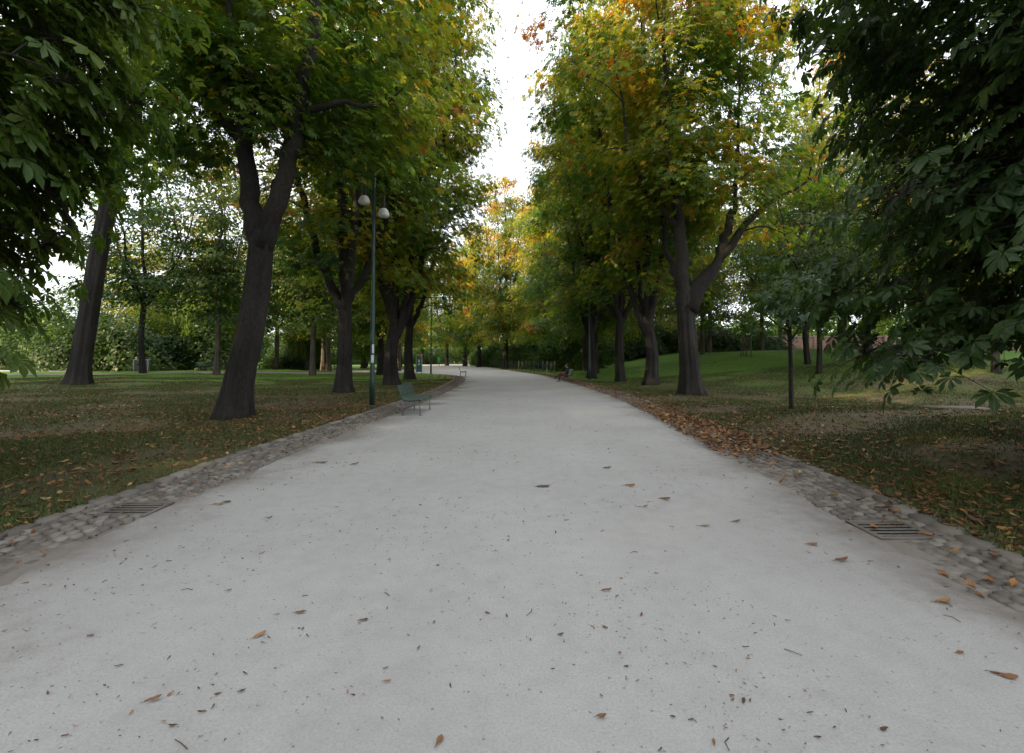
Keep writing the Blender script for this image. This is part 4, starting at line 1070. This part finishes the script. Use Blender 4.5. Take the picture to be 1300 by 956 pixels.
cp=simple('pale_coping',(.42,.36,.33),.8)
a=Acc(); box(a,(0,0,3.27),(66.3,.5,.14),bev=.02); a.build('coping',cp,e,smooth=False)
a=Acc(); box(a,(0,-.23,.35),(66,.12,.7),bev=.02); a.build('plinth',cp,e,smooth=False)
for k in range(13):
    a=Acc(); box(a,(-32+k*5.3,-.30,1.85),(.55,.28,3.3),bev=.02); a.build('pier',m,e,smooth=False)

# pale low building past the bright lawn
e=empty('low_building',(-36,150,0),.05); tag(e,'pale low building glimpsed between trunks past the bright lawn','building')
pl=simple('pale_render',(.40,.41,.40),.8,scale=1.0); gl=simple('dark_window_glass',(.04,.05,.06),.15)
a=Acc(); box(a,(0,0,2.2),(34,9,4.4)); a.build('wall',pl,e,smooth=False)
a=Acc(); box(a,(0,0,4.55),(35,10,.3),bev=.03); a.build('roof',simple('grey_roof',(.20,.21,.22),.8),e,smooth=False)
for k in range(9):
    a=Acc(); x=-14.4+k*3.6; box(a,(x,-4.52,2.3),(1.5,.08,1.7)); w=a.build('window',gl,e,smooth=False)
    a=Acc(); box(a,(x,-4.58,1.38),(1.7,.16,.1)); a.build('sill',pl,w,smooth=False)

# low fence by the yellowish bush, far left
e=empty('rail_fence',(-52.5,44.4,gz(-52.5,44.4)),.05); tag(e,'low rail fence at the far left edge by the pale pavement','fence')
for k in range(8):
    a=Acc(); box(a,(-7+k*2,0,.5),(.09,.09,1.0),bev=.01); a.build('post',wood,e,smooth=False)
for h in (.45,.9):
    a=Acc(); box(a,(0,-.06,h),(14.2,.04,.09)); a.build('rail',wood,e,smooth=False)

# ---------------------------------------------------------------- ground cover
rg=np.random.default_rng(301)
# grass blades on the near lawns
def scatter_ground(n, dens, xr, yr):
    x=rg.uniform(*xr,n); y=yr[0]+(yr[1]-yr[0])*rg.random(n)**1.35; x=np.where(np.abs(x)>y*1.08+2.5,np.sign(x)*(3.6+rg.random(n)*np.maximum(.1,y*1.08-1.4)),x)
    k=rg.random(n)<dens(x,y)
    k&=~inside(x,y)
    return x[k],y[k]
def bare(x,y): return noise(np.stack([x,y,0*x],-1),.55,2.0)
def blades(name,label,x,y,h,tn):
    n=len(x); z=terrain(x,y)+.04
    an=rg.uniform(0,6.28,n); w=rg.uniform(.003,.007,n)*(1+y*.09); hh=h*rg.uniform(.5,1.3,n); l=hh*rg.uniform(.2,.9,n); la=rg.uniform(0,6.28,n)
    V=np.zeros((n,3,3)); V[:,0]=np.stack([x-np.cos(an)*w,y-np.sin(an)*w,z],-1); V[:,1]=np.stack([x+np.cos(an)*w,y+np.sin(an)*w,z],-1)
    V[:,2]=np.stack([x+np.cos(la)*l,y+np.sin(la)*l,z+hh],-1)
    a=Acc(); a.add(V.reshape(-1,3),None,np.arange(n*3).reshape(-1,3),ta=tn); o=a.build(name,M['grass'],smooth=False); tag(o,label,'grass',kind='stuff'); return o
m,nt,b=mat('grass_blade'); at=nt.nodes.new('ShaderNodeAttribute'); at.attribute_name='tint'
r_=ramp(nt,at.outputs['Fac'],[(0,(.045,.065,.018)),(.5,(.085,.110,.032)),(.8,(.15,.14,.06)),(1,(.25,.21,.12))]); L(nt,r_.outputs[0],b.inputs['Base Color']); b.inputs['Roughness'].default_value=.7; b.inputs['Specular IOR Level'].default_value=.2
M['grass']=m
dg=lambda x,y: np.clip(.55+.5*bare(x,y),.06,1)
x,y=scatter_ground(420000,dg,(-32,-4.2),(3.0,36))
blades('grass','short sparse grass of the left lawn',x,y,.05,np.clip(rg.normal(.4,.22,len(x)),.02,1))
x,y=scatter_ground(420000,dg,(3.9,34),(2.8,36))
blades('grass','short dark grass of the right lawn',x,y,.05,np.clip(rg.normal(.35,.22,len(x)),.02,1))

# fallen leaves
m,nt,b=mat('dead_leaf'); at=nt.nodes.new('ShaderNodeAttribute'); at.attribute_name='tint'
no=tex(nt,'Noise',60,coords(nt),Detail=3.0)
r_=ramp(nt,at.outputs['Fac'],[(0,(.05,.028,.016)),(.3,(.12,.055,.024)),(.6,(.24,.10,.032)),(.85,(.36,.18,.05)),(1,(.42,.30,.13))])
L(nt,mixc(nt,math_(nt,'MULTIPLY',no.outputs['Fac'],.4),r_.outputs[0],(.09,.05,.03)),b.inputs['Base Color']); b.inputs['Roughness'].default_value=.7
M['dead']=m
def dead_template():
    V=[];F=[]
    for i,(t,w,z) in enumerate(((0,.01,.0),(.25,.10,.05),(.5,.17,.03),(.75,.19,.07),(1,.01,.16))):
        V+=[(t-.5,-w,z+.08),(t-.5,0,z),(t-.5,w,z+.10)]
    for i in range(4):
        for k in range(2): F.append((i*3+k,(i+1)*3+k,(i+1)*3+k+1,i*3+k+1))
    return np.array(V,float),np.array(F),None
DT=dead_template()
def leaf_litter(name,label,x,y,sz,z0,tn,flat=.25):
    n=len(x); a=Acc(); pos=np.stack([x,y,z0],-1)
    nrm=np.array([0,0,1.])+rg.normal(0,flat,(n,3)); 
    put_leaves(a,pos,nrm,sz*rg.uniform(.6,1.3,n),tn,DT,rg)
    o=a.build(name,M['dead'],smooth=False); tag(o,label,'fallen leaves',kind='stuff'); return o
def lawn_litter(n,xr,yr,dens):
    x=rg.uniform(*xr,n); y=yr[0]+(yr[1]-yr[0])*rg.random(n)**1.35; x=np.where(np.abs(x)>y*1.08+2.5,np.sign(x)*(3.6+rg.random(n)*np.maximum(.1,y*1.08-1.4)),x)
    k=(rg.random(n)<dens(x,y))&~inside(x,y); return x[k],y[k]
dl=lambda x,y: (.45+.55*smooth(3,15,y))*np.clip((.17+.85*np.exp(-np.maximum(lx(y)-x,0)/1.6)*smooth(6,13,y)+.25*np.exp(-((x+7.3)**2+(y-14)**2)/12)+.16*np.maximum(noise(np.stack([x,y,0*x],-1),.8,5),0)),0,1)
x,y=lawn_litter(42000,(-32,-3.8),(3.5,44),dl)
leaf_litter('fallen_leaves','orange and brown leaves scattered on the left lawn',x,y,.10,terrain(x,y)+.065,np.clip(rg.normal(.58,.25,len(x)),.02,1))
dr=lambda x,y: (.25+.75*smooth(3,15,y))*np.clip((.15+.9*np.exp(-np.maximum(x-rx(y),0)/1.5)*smooth(34,16,y)+.35*smooth(9,3,y)+.15*np.maximum(noise(np.stack([x,y,0*x],-1),.8,6),0)),0,1)
x,y=lawn_litter(36000,(3.8,32),(2.9,44),dr)
leaf_litter('fallen_leaves','orange and brown leaves scattered on the right lawn',x,y,.105,terrain(x,y)+.065,np.clip(rg.normal(.5,.25,len(x)),.02,1))
# in the gutters
def gutter_litter(C,sgn,dens,n,off0,off1):
    S=C[(C[:,1]>2.5)&(C[:,1]<70)]; i=rg.integers(0,len(S)-1,n); t=rg.random(n)[:,None]; P=S[i]*(1-t)+S[i+1]*t
    T=S[i+1]-S[i]; T/=np.linalg.norm(T,axis=1,keepdims=True); off=(off0+(off1-off0)*rg.random(n)**1.4)
    x=P[:,0]+T[:,1]*off*sgn; y=P[:,1]-T[:,0]*off*sgn; k=rg.random(n)<dens(x,y); return x[k],y[k]
x,y=gutter_litter(RKs,-1,lambda x,y: np.clip(.06+.95*smooth(7.2,8.6,y)*smooth(19,11,y)+.12*smooth(13,20,y),0,1),14000,-.12,.95)
leaf_litter('fallen_leaves','drift of orange leaves piled in the right gutter',x,y,.12,rg.uniform(.03,.07,len(x)),np.clip(rg.normal(.66,.17,len(x)),.02,1))
x,y=gutter_litter(LKs,1,lambda x,y: np.clip(.25+.35*smooth(7,12,y)+.2*smooth(18,30,y),0,1),11000,-.1,.95)
leaf_litter('fallen_leaves','brown leaves caught between the left cobbles',x,y,.062,rg.uniform(.022,.04,len(x)),np.clip(rg.normal(.42,.22,len(x)),.02,1))
# small debris over the sand
n=22000; y=1.5+28*rg.random(n)**1.9; x=lx(y)+.6+(rx(y)-lx(y)-1.2)*rg.random(n)
k=rg.random(n)<np.clip(.35+.35*noise(np.stack([x,y,0*x],-1),.9,3)+.3*smooth(1.5,-3,x),.05,1); x,y=x[k],y[k]
a=Acc(); n=len(x); pos=np.stack([x,y,np.full(n,.006)],-1)
V,F_,_=DT; W=V.copy(); W[:,2]*=.9
put_leaves(a,pos,np.array([0,0,1.])+rg.normal(0,.25,(n,3)),rg.lognormal(math.log(.0095),.6,n).clip(.004,.04),np.clip(rg.normal(.28,.2,n),.02,.9),(W,F_,None),rg)
o=a.build('leaf_crumbs',M['dead'],smooth=False); tag(o,'brown crumbs of leaves and bud scales strewn on the sand','debris',kind='stuff')
# twigs
n=55; y=2.0+22*rg.random(n)**1.6; x=lx(y)+.8+(rx(y)-lx(y)-1.6)*rg.random(n); a=Acc()
for xx,yy in zip(x,y):
    an=rg.uniform(0,6.28); ln=rg.uniform(.03,.11); d=np.array([math.cos(an),math.sin(an),0]); s=np.array([-d[1],d[0],0])
    p=np.array([xx,yy,.007]); tube(a,[p,p+d*ln*.5+s*rg.normal(0,.008)+[0,0,.004],p+d*ln],[.0025,.0022,.0015],5,tint=rg.uniform(.05,.3))
o=a.build('twigs',M['dead']); tag(o,'thin dry twigs strewn on the sand','debris',kind='stuff')

# single fallen leaves that stand out on the near sand
def one_leaf(x,y,s,rz,tn,lab,curl=1.0,cat='leaf',tilt=0.0):
    a=Acc(); V,F_,_=DT; V=V.copy(); V[:,2]=V[:,2]*curl+.0; V[:,1]*=rg.uniform(.8,1.35); V=V*s
    V+=rg.normal(0,.03,V.shape)*[s,s,s*.7]; V[:,2]=np.maximum(V[:,2],.0); a.add(V,F_,qa=tn)
    tube(a,[(-.5*s,0,.02*s),(-.62*s,.06*s,.03*s),(-.72*s,.02*s,.01*s)],.006*s+.0008,5,tint=tn*.6)
    o=a.build('fallen_leaf',M['dead'],smooth=True,loc=(x,y,.008)); o.rotation_euler=(tilt,0,rz); tag(o,lab,cat,'single leaves on the sand'); return o
def gp(px,py): D=1.6*614/(py-455); return (px-650)/614*D, D
for px,py,s,rz,tn,lab in [
    (1261,850,.15,-.5,.55,'long curled brown leaf at the bottom right of the path'),
    (1206,822,.07,.2,.6,'small tan leaf left of the long curled one'),
    (1169,678,.20,-.3,.62,'orange leaf lying just below the right drain grating'),
    (1187,760,.17,.1,.75,'yellowish leaf pair farther right on the sand'),
    (1234,752,.11,1.3,.6,'upright curled leaf near the right gutter'),
    (1025,689,.14,.0,.6,'orange leaf by itself right of centre'),
    (1062,709,.16,.1,.35,'thin brown leaf trailing beside the orange one'),
    (891,666,.16,.0,.55,'flat orange leaf in the right half of the sand'),
    (931,661,.14,.2,.45,'brown leaf next to the flat orange one'),
    (842,633,.17,-.4,.4,'slender brown leaf pointing to the right'),
    (815,642,.15,.1,.6,'pale orange leaf with a long stalk'),
    (768,746,.10,.1,.42,'round brown leaf left of centre of the sand'),
    (336,801,.11,.9,.8,'bright orange leaf in the lower left of the path'),
    (386,773,.10,.2,.35,'crumpled dark brown leaf above the bright orange one'),
    (296,746,.06,.2,.4,'tiny russet leaf left of the crumpled ones'),
    (465,782,.08,.3,.3,'dark curled leaf near the middle bottom'),
    (281,639,.18,.4,.75,'orange leaf near the left gutter'),
    (292,636,.15,-.3,.3,'dark brown leaf touching the orange one by the gutter'),
    (345,656,.10,.1,.4,'small brown leaf past the gutter pair'),
    (452,589,.18,.6,.72,'light tan leaf halfway along the left side'),
    (690,617,.26,.15,.05,'dark forked twig like leaf in the middle of the path'),
    (410,587,.3,.05,.5,'long brown leaf near the left gutter further on'),
    (770,594,.16,.0,.5,'brown leaf on the middle right of the sand'),
    (798,616,.2,-.2,.55,'russet leaf below the middle right one'),
    (1160,645,.2,.1,.6,'leaf on the edge of the right gutter'),
    (495,857,.06,.1,.7,'small yellow leaf at the bottom centre'),
    (205,880,.10,.5,.5,'brown leaf at the lower left edge'),
    (760,900,.07,.1,.4,'small brown leaf close to the viewer'),
    (560,930,.08,1.2,.5,'small curled leaf nearest the viewer')]:
    x,y=gp(px,py); one_leaf(x,y,s*.68,rz,tn,lab,curl=rg.uniform(.3,1.1))

# ---------------------------------------------------------------- light, sky, camera
SUN_EL,SUN_AZ=18.0,-120.0     # azimuth measured from +Y towards +X
w=bpy.data.worlds.new('World'); scene.world=w; w.use_nodes=True; nt=w.node_tree
bg=nt.nodes['Background']; sky=nt.nodes.new('ShaderNodeTexSky'); sky.sky_type='NISHITA'; sky.sun_disc=False
sky.sun_elevation=R(SUN_EL); sky.sun_rotation=R(SUN_AZ); sky.air_density=1.0; sky.dust_density=2.5; sky.ozone_density=1.0
tc=nt.nodes.new('ShaderNodeTexCoord'); cn=nt.nodes.new('ShaderNodeTexNoise'); cn.inputs['Scale'].default_value=2.2; cn.inputs['Detail'].default_value=5
nt.links.new(tc.outputs['Generated'],cn.inputs['Vector'])
cr_=nt.nodes.new('ShaderNodeMapRange'); cr_.inputs[1].default_value=.3; cr_.inputs[2].default_value=.6; cr_.inputs[3].default_value=.72; cr_.inputs[4].default_value=.96
nt.links.new(cn.outputs['Fac'],cr_.inputs[0])
# a thin bright veil of high cloud over the clear sky
cm_=nt.nodes.new('ShaderNodeMix'); cm_.data_type='RGBA'; nt.links.new(cr_.outputs[0],cm_.inputs[0]); nt.links.new(sky.outputs[0],cm_.inputs[6]); cm_.inputs[7].default_value=(5.5,5.75,6.1,1)
nt.links.new(cm_.outputs[2],bg.inputs[0]); bg.inputs[1].default_value=.15
ld=bpy.data.lights.new('sun','SUN'); ld.energy=5.0; ld.angle=R(.5); ld.color=(1,.76,.42)
so=bpy.data.objects.new('sun',ld); COL.objects.link(so)
d=Vector((math.sin(R(SUN_AZ))*math.cos(R(SUN_EL)),math.cos(R(SUN_AZ))*math.cos(R(SUN_EL)),math.sin(R(SUN_EL))))
so.rotation_euler=(-d).to_track_quat('-Z','Y').to_euler(); so.location=(0,0,40)

cam=bpy.data.cameras.new('camera'); cam.lens=17.0; cam.sensor_width=36; cam.sensor_fit='HORIZONTAL'; cam.clip_start=.05; cam.clip_end=2000
cam.shift_y=-44.5/1300
co_=bpy.data.objects.new('camera',cam); COL.objects.link(co_); co_.location=(0,0,1.6); co_.rotation_euler=(R(90+2.0),0,0)
scene.camera=co_
vs=scene.view_settings; vs.view_transform='Standard'; vs.look='None'; vs.gamma=1; vs.exposure=1.35; vs.use_curve_mapping=False
scene.cycles.use_denoising=True; scene.cycles.max_bounces=7; scene.cycles.diffuse_bounces=4; scene.cycles.transmission_bounces=4; scene.cycles.glossy_bounces=2
scene.cycles.use_adaptive_sampling=True; scene.cycles.adaptive_threshold=.02
scene.cycles.sample_clamp_indirect=6
